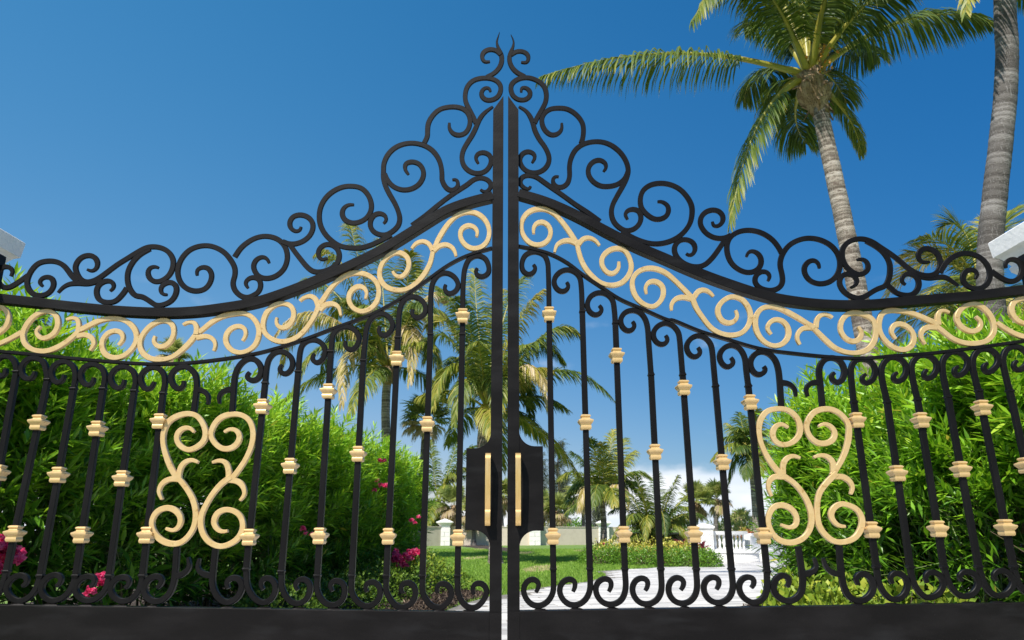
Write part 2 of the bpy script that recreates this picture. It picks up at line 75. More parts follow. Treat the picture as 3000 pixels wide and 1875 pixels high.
'bars':[([206,2074,205,2352,201,2419,181,2462,130,2481,78,2462,56,2413,62,2365,95,2343,126,2362,132,2387,121,2402],[209,770,209,679,204,652,181,616,141,594,97,601,66,636,58,673,72,705,102,721,133,705,133,680,119,657],[[207,2110],[209,928]]),([390,2126,388,2271,381,2325,356,2357,312,2372,265,2354,237,2312,242,2271,272,2243,302,2248,318,2277,307,2297],[394,770,390,663,363,618,322,597,278,604,247,636,239,673,254,705,285,721,315,711,317,684,306,660],[[391,1511]]),([571,2061,568,2140,560,2194,530,2227,483,2236,439,2214,419,2172,427,2130,460,2105,490,2117,499,2145,485,2161],[571,770,570,668,547,621,502,600,459,607,428,639,421,679,439,711,470,723,497,711,499,684,485,660],[[570,1875],[576,937]]),([754,1769,750,1958,748,2035,739,2079,714,2118,671,2134,628,2121,601,2080,609,2038,638,2014,668,2025,677,2053,666,2069],[753,770,750,663,728,624,686,602,639,609,610,644,606,681,624,714,655,726,682,714,683,687,669,665],[[753,1354]]),([925,1769,923,1894,921,1971,916,2008,891,2043,849,2060,805,2043,778,2003,785,1961,817,1937,847,1948,855,1974,845,1990],[932,770,929,668,906,626,864,605,820,612,791,644,788,684,806,716,835,729,864,714,863,689,848,668],[[926,1697],[938,937]]),([1099,1707,1097,1831,1096,1894,1091,1938,1067,1973,1025,1989,985,1973,957,1932,964,1891,992,1867,1022,1879,1030,1906,1018,1922],[1110,770,1108,668,1081,626,1039,608,996,617,969,647,964,687,983,719,1014,731,1041,719,1041,692,1027,671],[[1106,1301]]),([1276,1707,1272,1794,1271,1856,1263,1887,1243,1918,1201,1934,1160,1918,1133,1879,1139,1838,1166,1811,1197,1822,1206,1849,1193,1865],[1289,759,1279,665,1254,626,1214,608,1171,623,1146,655,1143,692,1163,722,1191,731,1217,722,1218,695,1203,679],[[1275,1618],[1285,930]]),([1443,1595,1448,1743,1446,1805,1433,1854,1399,1889,1358,1898,1319,1876,1298,1839,1303,1796,1330,1769,1363,1777,1378,1802,1368,1816],[1459,880,1463,814,1466,749,1465,705,1452,658,1418,626,1378,616,1341,631,1315,663,1319,700,1339,729,1367,739,1393,727,1396,700,1382,684],[]),([1663,1595,1666,1681,1666,1755,1668,1799,1691,1841,1730,1863,1772,1857,1798,1829,1805,1786,1788,1743,1763,1725,1735,1739,1732,1767,1749,1780],[1669,885,1665,787,1665,727,1669,684,1687,642,1723,618,1762,621,1799,647,1818,684,1811,722,1784,745,1753,742,1734,722,1743,695],[]),([1835,1619,1837,1712,1839,1774,1845,1811,1864,1841,1901,1857,1942,1851,1972,1817,1969,1774,1946,1736,1912,1722,1894,1743,1903,1763,1918,1772],[1845,781,1846,749,1850,695,1870,653,1899,626,1938,626,1975,655,1992,695,1983,730,1955,748,1925,745,1908,724,1917,700],[[1844,1522],[1849,960]]),([2014,1619,2005,1712,2003,1767,2010,1811,2037,1848,2075,1867,2115,1857,2142,1824,2139,1786,2115,1746,2081,1731,2063,1752,2072,1771,2089,1780],[2016,781,2017,749,2022,705,2041,664,2073,634,2113,637,2152,663,2172,700,2163,735,2136,753,2102,750,2085,730,2091,703],[[2013,1244]]),([2179,1632,2171,1724,2170,1780,2175,1824,2205,1863,2243,1879,2284,1870,2310,1839,2307,1802,2283,1764,2248,1747,2231,1767,2240,1786,2253,1796],[2187,781,2193,743,2200,700,2218,669,2246,642,2286,640,2328,665,2349,705,2341,738,2313,756,2280,753,2257,735,2266,711],[[2178,1522],[2184,965]]),([2344,1650,2339,1743,2339,1799,2347,1843,2374,1879,2413,1898,2456,1889,2482,1855,2478,1817,2451,1780,2415,1762,2399,1786,2408,1805,2425,1814],[2363,781,2369,743,2376,700,2396,664,2428,642,2468,645,2508,673,2527,711,2515,743,2488,761,2455,758,2431,738,2443,714],[[2353,1265]]),([2515,1681,2508,1767,2507,1817,2516,1862,2544,1898,2582,1914,2626,1905,2651,1874,2647,1836,2616,1799,2581,1781,2562,1805,2571,1824,2588,1833],[2540,781,2545,743,2551,700,2569,668,2601,647,2641,649,2682,678,2701,714,2691,746,2663,765,2628,761,2604,741,2617,716],[[2515,1589],[2534,971]]),([2683,1681,2677,1786,2675,1836,2684,1874,2709,1911,2751,1927,2793,1917,2817,1884,2813,1846,2785,1811,2749,1794,2728,1814,2736,1836,2753,1846],[2716,787,2720,749,2726,705,2745,673,2775,652,2815,655,2855,684,2874,719,2864,751,2838,770,2803,767,2779,746,2792,722],[[2670,1285]])],
'branch':[([1451,1727,1499,1717,1526,1687,1526,1650],'-t'),([1665,1727,1617,1723,1586,1693,1591,1650],'-t'),([1461,742,1516,754,1542,781,1534,822],'-t'),([1672,741,1615,754,1590,781,1580,822],'-t')]}}
# planting plan (metres)
PLAN={'palms':[{'crown':(5.886,9.0,9.564),
'trunk':[(6.13,9.0,-0.05),(6.213,9.0,1.269),(6.347,9.0,3.297),(6.306,9.0,4.473),(6.262,9.0,5.509),(6.192,9.0,6.589),(6.114,9.0,7.573),(6.053,9.0,8.299),(5.996,9.0,8.969)],
'fronds':[((3.367,8.85,10.567),(0.594,8.7,9.441),1.0),((4.565,8.6,8.999),(3.828,8.2,6.165),0.85),((6.874,9.25,8.989),(6.948,9.5,8.187),0.5),((7.859,8.75,11.332),(9.312,8.5,10.54),1.0),((7.113,9.9,11.34),(8.34,10.8,11.351),1.0),((5.228,8.25,10.785),(4.316,7.5,10.871),1.0),((4.556,7.9,12.57),(3.046,6.8,9.236),1.0),((6.045,9.3,11.415),(6.298,9.6,14.226),1.0),((6.096,8.4,10.572),(6.081,7.8,12.389),1.0),((6.997,9.5,11.673),(8.156,10.0,13.672),1.0),((6.778,8.2,11.014),(7.161,7.4,10.563),1.0),((5.824,10.0,10.414),(5.762,11.0,10.03),1.0),((6.723,10.0,10.74),(7.56,11.0,10.29),1.0),((5.613,9.9,11.953),(5.34,10.8,12.121),1.0),((6.987,10.5,13.483),(8.088,12.0,13.225),1.0),((6.394,10.5,14.073),(6.901,12.0,14.134),1.0),((5.739,10.1,9.502),(6.612,11.2,9.371),1.0),((5.369,9.4,14.559),(3.875,9.8,12.41),1.0),((6.105,7.7,12.057),(5.728,6.4,9.586),1.0)],
'r0':0.205,
'r1':0.148,
'll':0.95,
'nl':130,
'sheath':1,
'fruit':1,
'extra':5,
'el':(35,85),
'big':1.9,
'lw':0.62,
't0':0.27,
'dt':0.55,
'fl':(1.0,1.6),
'hue':-0.12,
'key':'leaning'},{'crown':(7.335,5.3,9.401),
'trunk':[(5.742,5.3,-0.05),(5.981,5.3,1.992),(6.152,5.3,3.29),(6.259,5.3,4.212),(6.416,5.3,4.935),(6.649,5.3,5.791),(6.878,5.3,6.633),(7.054,5.3,7.402),(7.172,5.3,8.201),(7.263,5.3,8.853)],
'fronds':[((6.852,5.55,9.584),(6.368,5.8,9.214),1.0),((6.674,4.9,9.324),(6.042,4.5,7.631),1.0),((8.192,5.55,9.818),(9.048,5.8,9.341),1.0),((7.639,5.55,11.084),(7.943,5.8,12.188),1.0),((7.31,5.8,10.772),(7.285,6.3,11.289),1.0),((7.441,4.8,9.79),(7.546,4.3,9.747),1.0),((7.934,5.8,9.704),(8.533,6.3,9.045),1.0),((7.701,6.2,10.428),(8.067,7.1,10.026),1.0),((8.2,6.3,10.623),(9.064,7.3,10.189),1.0)],
'r0':0.165,
'r1':0.145,
'll':0.62,
'nl':85,
'sheath':1,
'lw':0.85,
'key':'tall'},{'crown':(11.124,13.0,6.483),
'trunk':[(10.323,13.0,-0.05),(10.758,13.0,3.626),(10.988,13.0,5.392)],
'fronds':[((11.377,13.25,8.538),(10.884,13.5,8.356),1.0),((10.623,12.75,7.817),(9.564,12.5,7.587),1.0),((10.577,13.25,7.696),(9.739,13.5,7.535),1.0),((11.977,13.15,8.315),(12.435,13.3,8.639),1.0),((12.386,12.75,8.254),(12.733,12.5,7.76),1.0),((10.085,12.6,6.881),(8.719,12.2,5.499),1.0),((10.423,12.75,6.667),(9.153,12.5,4.784),1.0),((10.315,13.75,6.879),(9.353,14.5,4.897),1.0),((11.56,12.6,6.405),(11.191,12.2,4.792),1.0),((10.592,12.25,6.334),(9.334,11.5,4.184),1.0),((12.468,13.4,6.923),(13.076,13.8,5.774),1.0),((12.143,13.75,8.081),(12.535,14.5,8.975),1.0),((11.14,13.9,6.82),(11.155,14.8,6.045),1.0),((10.79,12.1,6.239),(10.081,11.2,4.193),1.0),((10.959,13.9,8.459),(9.865,14.8,6.974),1.0)],
'r0':0.17,
'r1':0.13,
'll':0.9,
'nl':84,
'sheath':0,
'extra':1,
'lw':0.6,
'fl':(0.2,0.45),
'hue':0.26,
'key':'fountain'},{'crown':(-4.698,24.0,6.858),
'trunk':[(-4.369,24.0,-0.05),(-4.546,24.0,2.604),(-4.621,24.0,3.712),(-4.71,24.0,4.846),(-4.744,24.0,5.875)],
'fronds':[((-6.71,24.5,13.015),(-6.675,25.0,13.223),1.0),((-6.879,23.5,12.135),(-7.457,23.0,11.249),1.0),((-7.797,23.5,10.519),(-8.866,23.0,7.874),1.0),((-7.528,23.25,9.115),(-7.788,22.5,5.611),1.0),((-7.158,25.0,10.797),(-7.753,26.0,6.786),1.0),((-3.48,23.0,10.102),(-3.6,22.0,6.008),1.0),((-3.391,24.5,11.19),(-2.622,25.0,9.953),1.0),((-3.156,23.5,10.856),(-2.024,23.0,7.743),1.0),((-3.058,23.5,9.726),(-2.604,23.0,5.699),1.0),((-5.356,25.0,11.423),(-5.699,26.0,13.017),1.0),((-3.832,23.5,10.746),(-3.925,23.0,11.249),1.0),((-8.122,25.0,12.357),(-9.016,26.0,10.563),1.0),((-6.286,23.0,8.956),(-5.947,22.0,5.162),1.0),((-5.385,22.25,9.315),(-4.883,20.5,8.313),1.0),((-3.751,25.25,11.023),(-3.964,26.5,11.802),1.0),((-6.976,25.5,12.112),(-7.737,27.0,9.352),1.0),((-4.563,25.7,11.005),(-4.732,27.4,9.46),1.0),((-8.443,24.5,11.257),(-9.135,25.0,7.0),1.0),((-5.845,25.5,9.97),(-6.279,27.0,6.69),1.0),((-3.308,22.5,10.475),(-2.77,21.0,7.848),1.0)],
'r0':0.19,
'r1':0.16,
'll':0.95,
'nl':110,
'sheath':1,
'dry':[2,5,6,12],
'extra':12,
'lw':0.85,
'hue':0.08,
'big':1.7,
'key':'shaggy'},{'crown':(-0.789,20.0,4.673),
'trunk':[(-0.498,20.0,-0.05),(-0.498,20.0,0.01),(-0.546,20.0,0.929),(-0.767,20.0,2.159),(-0.918,20.0,3.425),(-0.894,20.0,4.18)],
'fronds':[((-1.76,20.5,8.717),(-2.63,21.0,9.212),1.0),((-1.264,20.75,8.209),(-1.35,21.5,10.023),1.0),((-0.35,20.75,9.003),(0.552,21.5,9.893),1.0),((-0.099,19.75,7.687),(0.987,19.5,8.575),1.0),((1.285,20.0,8.408),(2.276,20.0,7.163),1.0),((1.644,19.6,7.088),(3.19,19.2,4.869),1.0),((0.91,19.25,7.537),(1.129,18.5,4.337),1.0),((0.276,20.75,7.409),(0.696,21.5,4.498),1.0),((-2.104,19.5,7.365),(-2.42,19.0,4.676),1.0),((-2.447,20.25,8.796),(-2.962,20.5,6.41),1.0),((-1.518,19.0,6.722),(-1.7,18.0,4.011),1.0),((-0.597,21.0,8.409),(-0.373,22.0,9.412),1.0),((-1.36,19.0,7.638),(-1.677,18.0,7.89),1.0),((-0.203,18.75,6.871),(-0.489,17.5,3.941),1.0),((0.66,20.9,8.504),(1.799,21.8,6.699),1.0),((-0.997,18.5,6.475),(-0.984,17.0,6.234),1.0),((-0.074,21.25,7.777),(0.0,22.5,5.121),1.0),((-2.078,21.0,9.116),(-3.061,22.0,7.997),1.0),((-0.011,18.5,6.526),(0.393,17.0,6.132),1.0),((-1.915,21.3,8.143),(-2.449,22.6,5.876),1.0)],
'r0':0.2,
'r1':0.17,
'll':0.9,
'nl':110,
'sheath':1,
'dry':[6],
'extra':10,
'lw':0.8,
'hue':0.08,
'big':1.5,
'key':'thick'},{'crown':(-5.703,56.0,3.196),
'trunk':[(-5.712,56.0,-0.05),(-5.711,56.0,0.52)],
'fronds':[((-6.297,56.4,5.532),(-6.539,56.8,8.035),1.0),((-3.919,55.7,7.815),(-2.545,55.4,7.473),1.0),((-4.676,55.5,6.672),(-4.067,55.0,4.434),1.0),((-4.153,56.4,6.748),(-2.158,56.8,4.013),1.0),((-7.288,55.7,6.169),(-7.469,55.4,6.546),1.0),((-7.374,56.3,6.737),(-8.047,56.6,3.479),1.0),((-4.776,56.6,6.469),(-4.292,57.2,8.357),1.0),((-4.726,56.7,6.77),(-3.293,57.4,5.65),1.0)],
'r0':0.2,
'r1':0.17,
'll':1.1,
'nl':70,
'sheath':0,
'extra':4,
'lw':1.3,
'key':'young'},{'crown':(4.507,34.0,2.503),
'trunk':[(4.419,34.0,-0.05),(4.433,34.0,0.281),(4.481,34.0,1.238),(4.458,34.0,2.046)],
'fronds':[((4.87,34.5,4.568),(5.234,35.0,5.987),1.0),((4.223,33.5,4.378),(3.848,33.0,5.345),1.0),((3.742,34.3,4.427),(3.091,34.6,4.844),1.0),((3.288,33.5,4.332),(2.309,33.0,3.458),1.0),((3.44,34.5,4.327),(2.672,35.0,2.41),1.0),((3.633,33.25,4.047),(3.139,32.5,2.003),1.0),((5.427,34.25,4.381),(6.205,34.5,4.92),1.0),((5.853,33.7,4.306),(6.674,33.4,3.567),1.0),((5.769,34.4,4.234),(6.526,34.8,2.569),1.0),((5.316,33.2,4.042),(5.378,32.4,2.0),1.0),((4.457,33.0,3.821),(4.305,32.0,4.984),1.0),((4.121,32.9,3.939),(3.794,31.8,2.136),1.0),((5.21,34.75,4.272),(5.894,35.5,5.642),1.0),((4.14,35.0,4.279),(3.558,36.0,3.312),1.0),((4.87,32.8,3.61),(4.716,31.6,2.13),1.0),((5.251,35.0,4.453),(5.857,36.0,2.965),1.0)],
'r0':0.18,
'r1':0.13,
'll':1.0,
'nl':80,
'sheath':0,
'dry':[5,9],
'extra':5,
'lw':0.9,
'hue':0.0,
'dt':0.15,
'key':'bright'},{'crown':(14.023,41.0,5.63),
'trunk':[(14.047,41.0,-0.05),(14.067,41.0,0.628),(14.114,41.0,2.056),(14.13,41.0,3.608),(14.072,41.0,4.791)],
'fronds':[((13.347,41.3,6.919),(12.569,41.6,6.264),1.0),((12.95,40.6,6.572),(11.605,40.2,5.016),1.0),((13.464,41.4,6.166),(12.943,41.8,3.755),1.0),((13.991,41.5,6.931),(13.959,42.0,7.98),1.0),((14.329,40.5,6.722),(14.475,40.0,7.876),1.0),((15.189,41.4,7.236),(16.098,41.8,6.907),1.0),((14.928,40.6,6.424),(15.701,40.2,5.311),1.0),((15.029,41.4,5.966),(15.528,41.8,4.155),1.0),((13.691,40.25,5.474),(13.285,39.5,3.899),1.0),((13.7,41.8,6.868),(13.348,42.6,7.434),1.0),((14.202,40.2,5.569),(14.142,39.4,4.082),1.0)],
'r0':0.19,
'r1':0.14,
'll':1.0,
'nl':64,
'sheath':0,
'extra':6,
'lw':1.2,
'key':'distant'},{'crown':(4.698,22.0,0.514),
'trunk':[(4.677,22.0,-0.05),(4.694,22.0,0.438)],
'fronds':[((4.252,22.3,2.016),(3.966,22.6,2.29),1.0),((4.348,21.7,2.187),(4.103,21.4,2.761),1.0),((4.885,22.25,2.165),(5.029,22.5,2.886),1.0),((5.252,21.75,2.204),(5.517,21.5,2.734),1.0),((5.69,22.25,2.24),(6.408,22.5,2.285),1.0),((5.789,21.7,2.008),(6.34,21.4,1.358),1.0),((4.082,22.25,2.133),(3.327,22.5,1.601),1.0),((3.894,21.6,1.863),(3.246,21.2,0.77),1.0),((5.279,21.5,1.886),(5.563,21.0,0.719),1.0),((4.445,21.2,2.305),(4.152,20.4,0.724),1.0),((4.91,21.2,2.468),(4.797,20.4,0.827),1.0),((4.109,21.3,2.103),(3.559,20.6,1.136),1.0),((4.379,21.3,1.739),(4.153,20.6,2.296),1.0),((4.96,21.3,2.008),(5.021,20.6,2.189),1.0),((5.692,22.45,2.029),(6.236,22.9,0.927),1.0),((4.211,22.5,2.075),(3.709,23.0,2.193),1.0),((5.316,21.35,2.058),(5.665,20.7,1.663),1.0)],
'r0':0.1,
'r1':0.1,
'll':0.52,
'nl':76,
'sheath':0,
'extra':14,
'el':(10,75),
'lw':0.85,
'hue':-0.06,
'dt':0.12,
'key':'clump'},{'crown':(-12.224,14.0,5.219),
'trunk':[(-11.471,14.0,-0.05),(-11.925,14.0,3.783)],
'fronds':[((-12.554,14.25,6.06),(-12.922,14.5,6.601),1.0),((-11.886,13.75,5.981),(-11.544,13.5,6.209),1.0),((-12.084,14.25,6.023),(-11.674,14.5,5.964),1.0),((-12.942,14.25,6.106),(-13.696,14.5,6.51),1.0),((-12.591,14.6,5.965),(-13.046,15.2,6.815),1.0),((-11.574,13.5,5.606),(-10.87,13.0,4.982),1.0),((-12.423,13.5,5.863),(-12.25,13.0,5.145),1.0)],
'r0':0.15,
'r1':0.12,
'll':0.6,
'nl':80,
'sheath':0,
'extra':4,
'lw':1.0,
'key':'lefttop'}],
'fans':[{'crown':(-3.441,26.0,5.233),
'base':(-3.55,26.0,-0.05),
'r':1.255,
'key':'beside',
'dead':0.25},{'crown':(12.214,42.0,2.83),
'base':(12.017,42.0,-0.05),
'r':1.213,
'key':'white',
'dead':0.1},{'crown':(14.745,46.0,1.498),
'base':(14.626,46.0,-0.05),
'r':1.091,
'key':'low',
'dead':0.1},{'crown':(5.423,56.0,3.661),
'base':(5.406,56.0,-0.05),
'r':1.691,
'key':'dark',
'dead':0.5},{'crown':(3.665,59.0,2.579),
'base':(3.629,59.0,-0.05),
'r':1.661,
'key':'pair',
'dead':0.45},{'crown':(2.681,62.0,3.137),
'base':(2.705,62.0,-0.05),
'r':1.5,
'key':'behindpost',
'dead':0.6},{'crown':(-0.771,54.0,3.571),
'base':(-0.657,54.0,-0.05),
'r':1.635,
'key':'centre',
'dead':0.4},{'crown':(-2.714,51.0,2.302),
'base':(-2.637,51.0,-0.05),
'r':1.55,
'key':'thatch',
'dead':0.6},{'crown':(-4.279,53.0,2.839),
'base':(-4.124,53.0,-0.05),
'r':1.71,
'key':'left',
'dead':0.5},{'crown':(-6.117,56.0,1.913),
'base':(-6.014,56.0,-0.05),
'r':1.582,
'key':'far',
'dead':0.4},{'crown':(9.072,34.0,2.372),
'base':(8.86,34.0,-0.05),
'r':1.071,
'key':'ochre',
'dead':0.5},{'crown':(-13.915,26.0,7.922),
'base':(-13.471,26.0,-0.05),
'r':0.818,
'key':'hedge',
'dead':0.3},{'crown':(-7.728,58.0,0.897),
'base':(-7.611,58.0,-0.05),
'r':1.747,
'key':'edge',
'dead':0.4}],
'pines':[{'pos':(5.192,81),
'h':10.665,
'w':1.777,
'key':'tall'},{'pos':(10.446,91),
'h':5.736,
'w':1.123,
'key':'narrow'},{'pos':(6.222,88),
'h':7.186,
'w':1.673,
'key':'second'},{'pos':(3.264,84),
'h':9.632,
'w':1.6,
'key':'behind gate'}],
'drive':[(-3.5,-6),(-3.4,0),(-3.2,3.2),(-2.2,4.6),(-0.83,5.992),(-0.692,6.809),(-0.348,8.141),(-0.054,8.528),(0.135,9.158),(0.691,10.366),(1.477,11.613),(1.974,13.101),(2.104,13.753),(2.15,14.606),(2.007,15.546),(2.88,16.588),(4.013,17.749),(5.629,20.009),(6.271,21.327),(7.825,22.191),(13,27),(30,29),(30,9.5),(6,9.0),(3.9,7.8),(3.0,6.2),(2.9,3.5),(3.4,1),(3.5,-6)],
'mulch':[[(-1.427,5.59),(-1.491,8.017),(-1.327,9.012),(-0.959,9.158),(-0.548,8.8),(-0.374,8.141),(-0.698,6.909),(-0.842,6.034),(-0.822,5.22)],[(-3.44,48.695),(-2.573,45.278),(-1.279,38.022),(-0.247,33.849),(-0.205,43.238),(-1.636,51.25),(-3.54,54.067)],[(2.406,23.771),(2.521,21.327),(3.116,20.009),(4.323,19.52),(5.089,20.009),(6.208,21.609),(6.871,23.116),(8.467,29.925),(7.399,33.849),(5.538,35.826),(3.819,32.638)],[(2.75,3.5),(2.9,6.2),(3.8,7.7),(6,8.9),(9,9),(9,2)],[(-3.1,3.2),(-2.3,4.5),(-1.3,5.4),(-1.1,7),(-1.9,12.5),(-6,13),(-7,2)]],
'pillars':[(-4.771,51.5,1.75),(1.666,53,1.75),(7.016,56,1.75)],
'flowers':[(-3.252,1.0,0.862,0.07),(-3.202,0.95,0.818,0.075),(-3.184,0.95,0.764,0.06),(-3.241,1.0,0.779,0.06),(-3.189,1.1,0.792,0.042),(-3.169,1.1,0.805,0.03),(-3.052,1.7,0.527,0.042),(-3.011,1.7,0.545,0.045),(-3.0,1.75,0.56,0.042),(-3.014,1.8,0.604,0.042),(-3.008,1.8,0.633,0.03),(-1.736,8.2,0.583,0.1),(-1.773,8.1,0.566,0.07),(-1.738,8.1,0.486,0.08),(-1.687,8.1,0.506,0.08),(-1.621,8.7,0.61,0.1),(-1.661,8.6,0.555,0.07),(-2.371,5.0,0.961,0.04),(-2.425,5.0,0.999,0.03),(-2.302,5.0,0.935,0.025),(-1.643,9.3,1.186,0.06),(-1.671,8.2,0.01,0.03),(-1.551,8.2,0.01,0.03),(-2.146,8.4,2.052,0.06),(-2.127,8.2,1.671,0.07)],
'shrubs':[(2.75,19.5,0.175,0.75,0.55,'g'),(3.36,19.5,0.146,0.7,0.5,'g'),(3.951,18.8,0.17,0.75,0.5,'g'),(4.602,18.6,0.177,0.75,0.5,'g'),(5.148,18.2,0.227,0.65,0.5,'g'),(5.413,17.9,0.273,0.42,0.45,'g'),(2.495,20.5,0.132,0.5,0.4,'g'),(3.101,20.6,0.394,0.8,0.68,'y'),(3.787,20.2,0.403,0.75,0.62,'y'),(4.541,20.0,0.467,0.95,0.72,'y'),(5.232,19.6,0.416,0.75,0.62,'y'),(4.581,22.0,0.438,0.8,0.78,'y')],
'cordylines':[(2.846,21.5,0.629,0.5),(4.108,21.6,0.649,0.5),(5.454,21.0,0.719,0.5),(5.691,19.4,0.636,0.4)],
'bromeliads':[(8.815,26.0,0.899,0.42,0),(9.276,26.5,0.975,0.45,0),(9.375,26.0,0.849,0.36,1),(9.382,27.5,1.082,0.4,1),(10.21,28.0,0.842,0.4,2),(12.093,31.0,0.92,0.4,1)]}

# ------------------------------------------------------------------ materials
def mat(name,col,rough=.6,metal=0,noise=None,bump=None,trans=0,tint=None,spec=.5,streak=None):
    m=bpy.data.materials.new(name); m.use_nodes=True; nt=m.node_tree; n=nt.nodes; l=nt.links
    b=n['Principled BSDF']; b.inputs['Roughness'].default_value=rough; b.inputs['Metallic'].default_value=metal
    b.inputs['Specular IOR Level'].default_value=spec; b.inputs['Base Color'].default_value=(*col,1)
    t=n.new('ShaderNodeTexCoord'); cur=None
    def mixc(fac,a,c,btype='MIX'):
        x=n.new('ShaderNodeMix'); x.data_type='RGBA'; x.blend_type=btype
        if isinstance(fac,(int,float)): x.inputs['Factor'].default_value=fac
        else: l.new(fac,x.inputs['Factor'])
        for nm,v in (('A',a),('B',c)):
            if isinstance(v,tuple): x.inputs[nm].default_value=(*v,1)
            else: l.new(v,x.inputs[nm])
        return x.outputs['Result']
    if tint:                       # per piece colour: attribute 0..1 -> ramp
        a=n.new('ShaderNodeAttribute'); a.attribute_name='tint'
        r=n.new('ShaderNodeValToRGB'); r.color_ramp.elements.remove(r.color_ramp.elements[0])
        for i,(p,c) in enumerate(tint):
            e=r.color_ramp.elements[0] if i==0 else r.color_ramp.elements.new(p)
            e.position=p; e.color=(*c,1)
        l.new(a.outputs['Fac'],r.inputs[0]); cur=r.outputs[0]
    if noise:                      # (scale, colour2, lo, hi, detail)
        for (s,c2,lo,hi,st) in noise:
            mp=n.new('ShaderNodeMapping'); mp.inputs['Scale'].default_value=st; l.new(t.outputs['Object'],mp.inputs[0])
            q=n.new('ShaderNodeTexNoise'); q.inputs['Scale'].default_value=s; q.inputs['Detail'].default_value=6; l.new(mp.outputs[0],q.inputs[0])
            mr=n.new('ShaderNodeMapRange'); mr.inputs[1].default_value=lo; mr.inputs[2].default_value=hi; l.new(q.outputs[0],mr.inputs[0])
            cur=mixc(mr.outputs[0],cur if cur is not None else col,c2)
    if cur is not None: l.new(cur,b.inputs['Base Color'])
    if bump:
        h=None
        bn=n.new('ShaderNodeBump'); s,st,ds=bump[0],bump[1],bump[2]
        mp=n.new('ShaderNodeMapping'); mp.inputs['Scale'].default_value=bump[3] if len(bump)>3 else (1,1,1); l.new(t.outputs['Object'],mp.inputs[0])
        q=n.new('ShaderNodeTexNoise'); q.inputs['Scale'].default_value=s; q.inputs['Detail'].default_value=8; l.new(mp.outputs[0],q.inputs[0])
        bn.inputs['Strength'].default_value=st; bn.inputs['Distance'].default_value=ds
        l.new(q.outputs[0],bn.inputs['Height']); l.new(bn.outputs[0],b.inputs['Normal'])
    if trans:
        tr=n.new('ShaderNodeBsdfTranslucent'); ms=n.new('ShaderNodeMixShader'); ms.inputs[0].default_value=trans
        if cur is not None:
            hsv=n.new('ShaderNodeHueSaturation'); hsv.inputs['Value'].default_value=1.5; hsv.inputs['Hue'].default_value=.485; l.new(cur,hsv.inputs['Color']); l.new(hsv.outputs[0],tr.inputs[0])
        else: tr.inputs[0].default_value=(*col,1)
        l.new(b.outputs[0],ms.inputs[1]); l.new(tr.outputs[0],ms.inputs[2]); l.new(ms.outputs[0],n['Material Output'].inputs[0])
    return m
U=(1,1,1)
M={}
M['black']=mat('black_gate_paint',(.0052,.0045,.0046),.44,noise=[(9,(.0105,.0095,.010),.45,.75,(1,1,.35)),(160,(.035,.035,.037),.74,.80,U)],bump=(60,.12,.003),spec=.15)
M['black_rail']=mat('black_rail_paint',(.0052,.0043,.0042),.46,noise=[(7,(.0115,.0102,.0102),.42,.75,(.5,1,1.5)),(140,(.042,.042,.045),.72,.80,U),(5,(.016,.0155,.016),.55,.8,(.6,1,2.5))],bump=(110,.18,.003),spec=.15)
M['gold']=mat('gold_gate_paint',(.655,.445,.195),.33,.30,noise=[(26,(.71,.505,.245),.4,.7,U),(38,(.46,.27,.09),.62,.76,U)],bump=(34,.32,.004),spec=.5)
M['handle']=mat('brushed_gold_handle',(.72,.46,.17),.30,.55,noise=[(30,(.78,.54,.24),.4,.7,(8,8,.5))],bump=(200,.1,.001))
M['white']=mat('white_stucco',(.78,.77,.74),.8,noise=[(6,(.70,.68,.64),.5,.75,U)],bump=(60,.6,.006))
M['cap']=mat('white_pillar_cap_paint',(.86,.85,.83),.7,noise=[(11,(.78,.765,.73),.55,.8,U)],bump=(38,.55,.006))
M['wallbeige']=mat('beige_wall_stucco',(.68,.585,.48),.9,noise=[(3,(.61,.52,.42),.45,.7,U)],bump=(25,.5,.01))
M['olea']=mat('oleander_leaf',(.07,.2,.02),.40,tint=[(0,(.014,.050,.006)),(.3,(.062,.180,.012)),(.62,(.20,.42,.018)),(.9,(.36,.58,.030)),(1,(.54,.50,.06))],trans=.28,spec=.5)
M['shoot']=mat('green_shoot',(.10,.19,.035),.6,noise=[(30,(.16,.17,.05),.4,.7,U)])
M['stem']=mat('hedge_stem',(.11,.085,.045),.8,noise=[(30,(.16,.13,.08),.4,.7,U)])
M['coco']=mat('coconut_leaflet',(.1,.17,.02),.48,tint=[(0,(.016,.042,.010)),(.35,(.055,.105,.016)),(.65,(.145,.20,.022)),(.85,(.36,.33,.040)),(.93,(.50,.40,.14)),(1,(.70,.58,.42))],trans=.26,spec=.4)
M['rachis']=mat('palm_rachis',(.36,.31,.045),.4,noise=[(5,(.24,.25,.05),.4,.7,U)])
M['rachis_dry']=mat('dry_palm_rachis',(.28,.19,.10),.7,noise=[(8,(.36,.27,.16),.4,.7,U)])
M['trunk']=mat('palm_trunk_bark',(.24,.20,.165),.85,tint=[(0,(.10,.078,.060)),(.5,(.33,.285,.24)),(1,(.52,.47,.42))],noise=[(9,(.13,.10,.08),.50,.66,(1,1,3)),(30,(.46,.41,.36),.56,.74,(2.2,2.2,.25))],bump=(26,.8,.02,(1.2,1.2,3)))
M['trunk_grey']=mat('grey_palm_trunk_bark',(.2,.18,.165),.85,tint=[(0,(.06,.052,.046)),(.5,(.135,.122,.112)),(1,(.25,.233,.22))],noise=[(14,(.085,.073,.065),.52,.72,(1,1,5)),(34,(.26,.245,.235),.56,.75,(2.4,2.4,.2))],bump=(26,.8,.02,(1.2,1.2,3)))
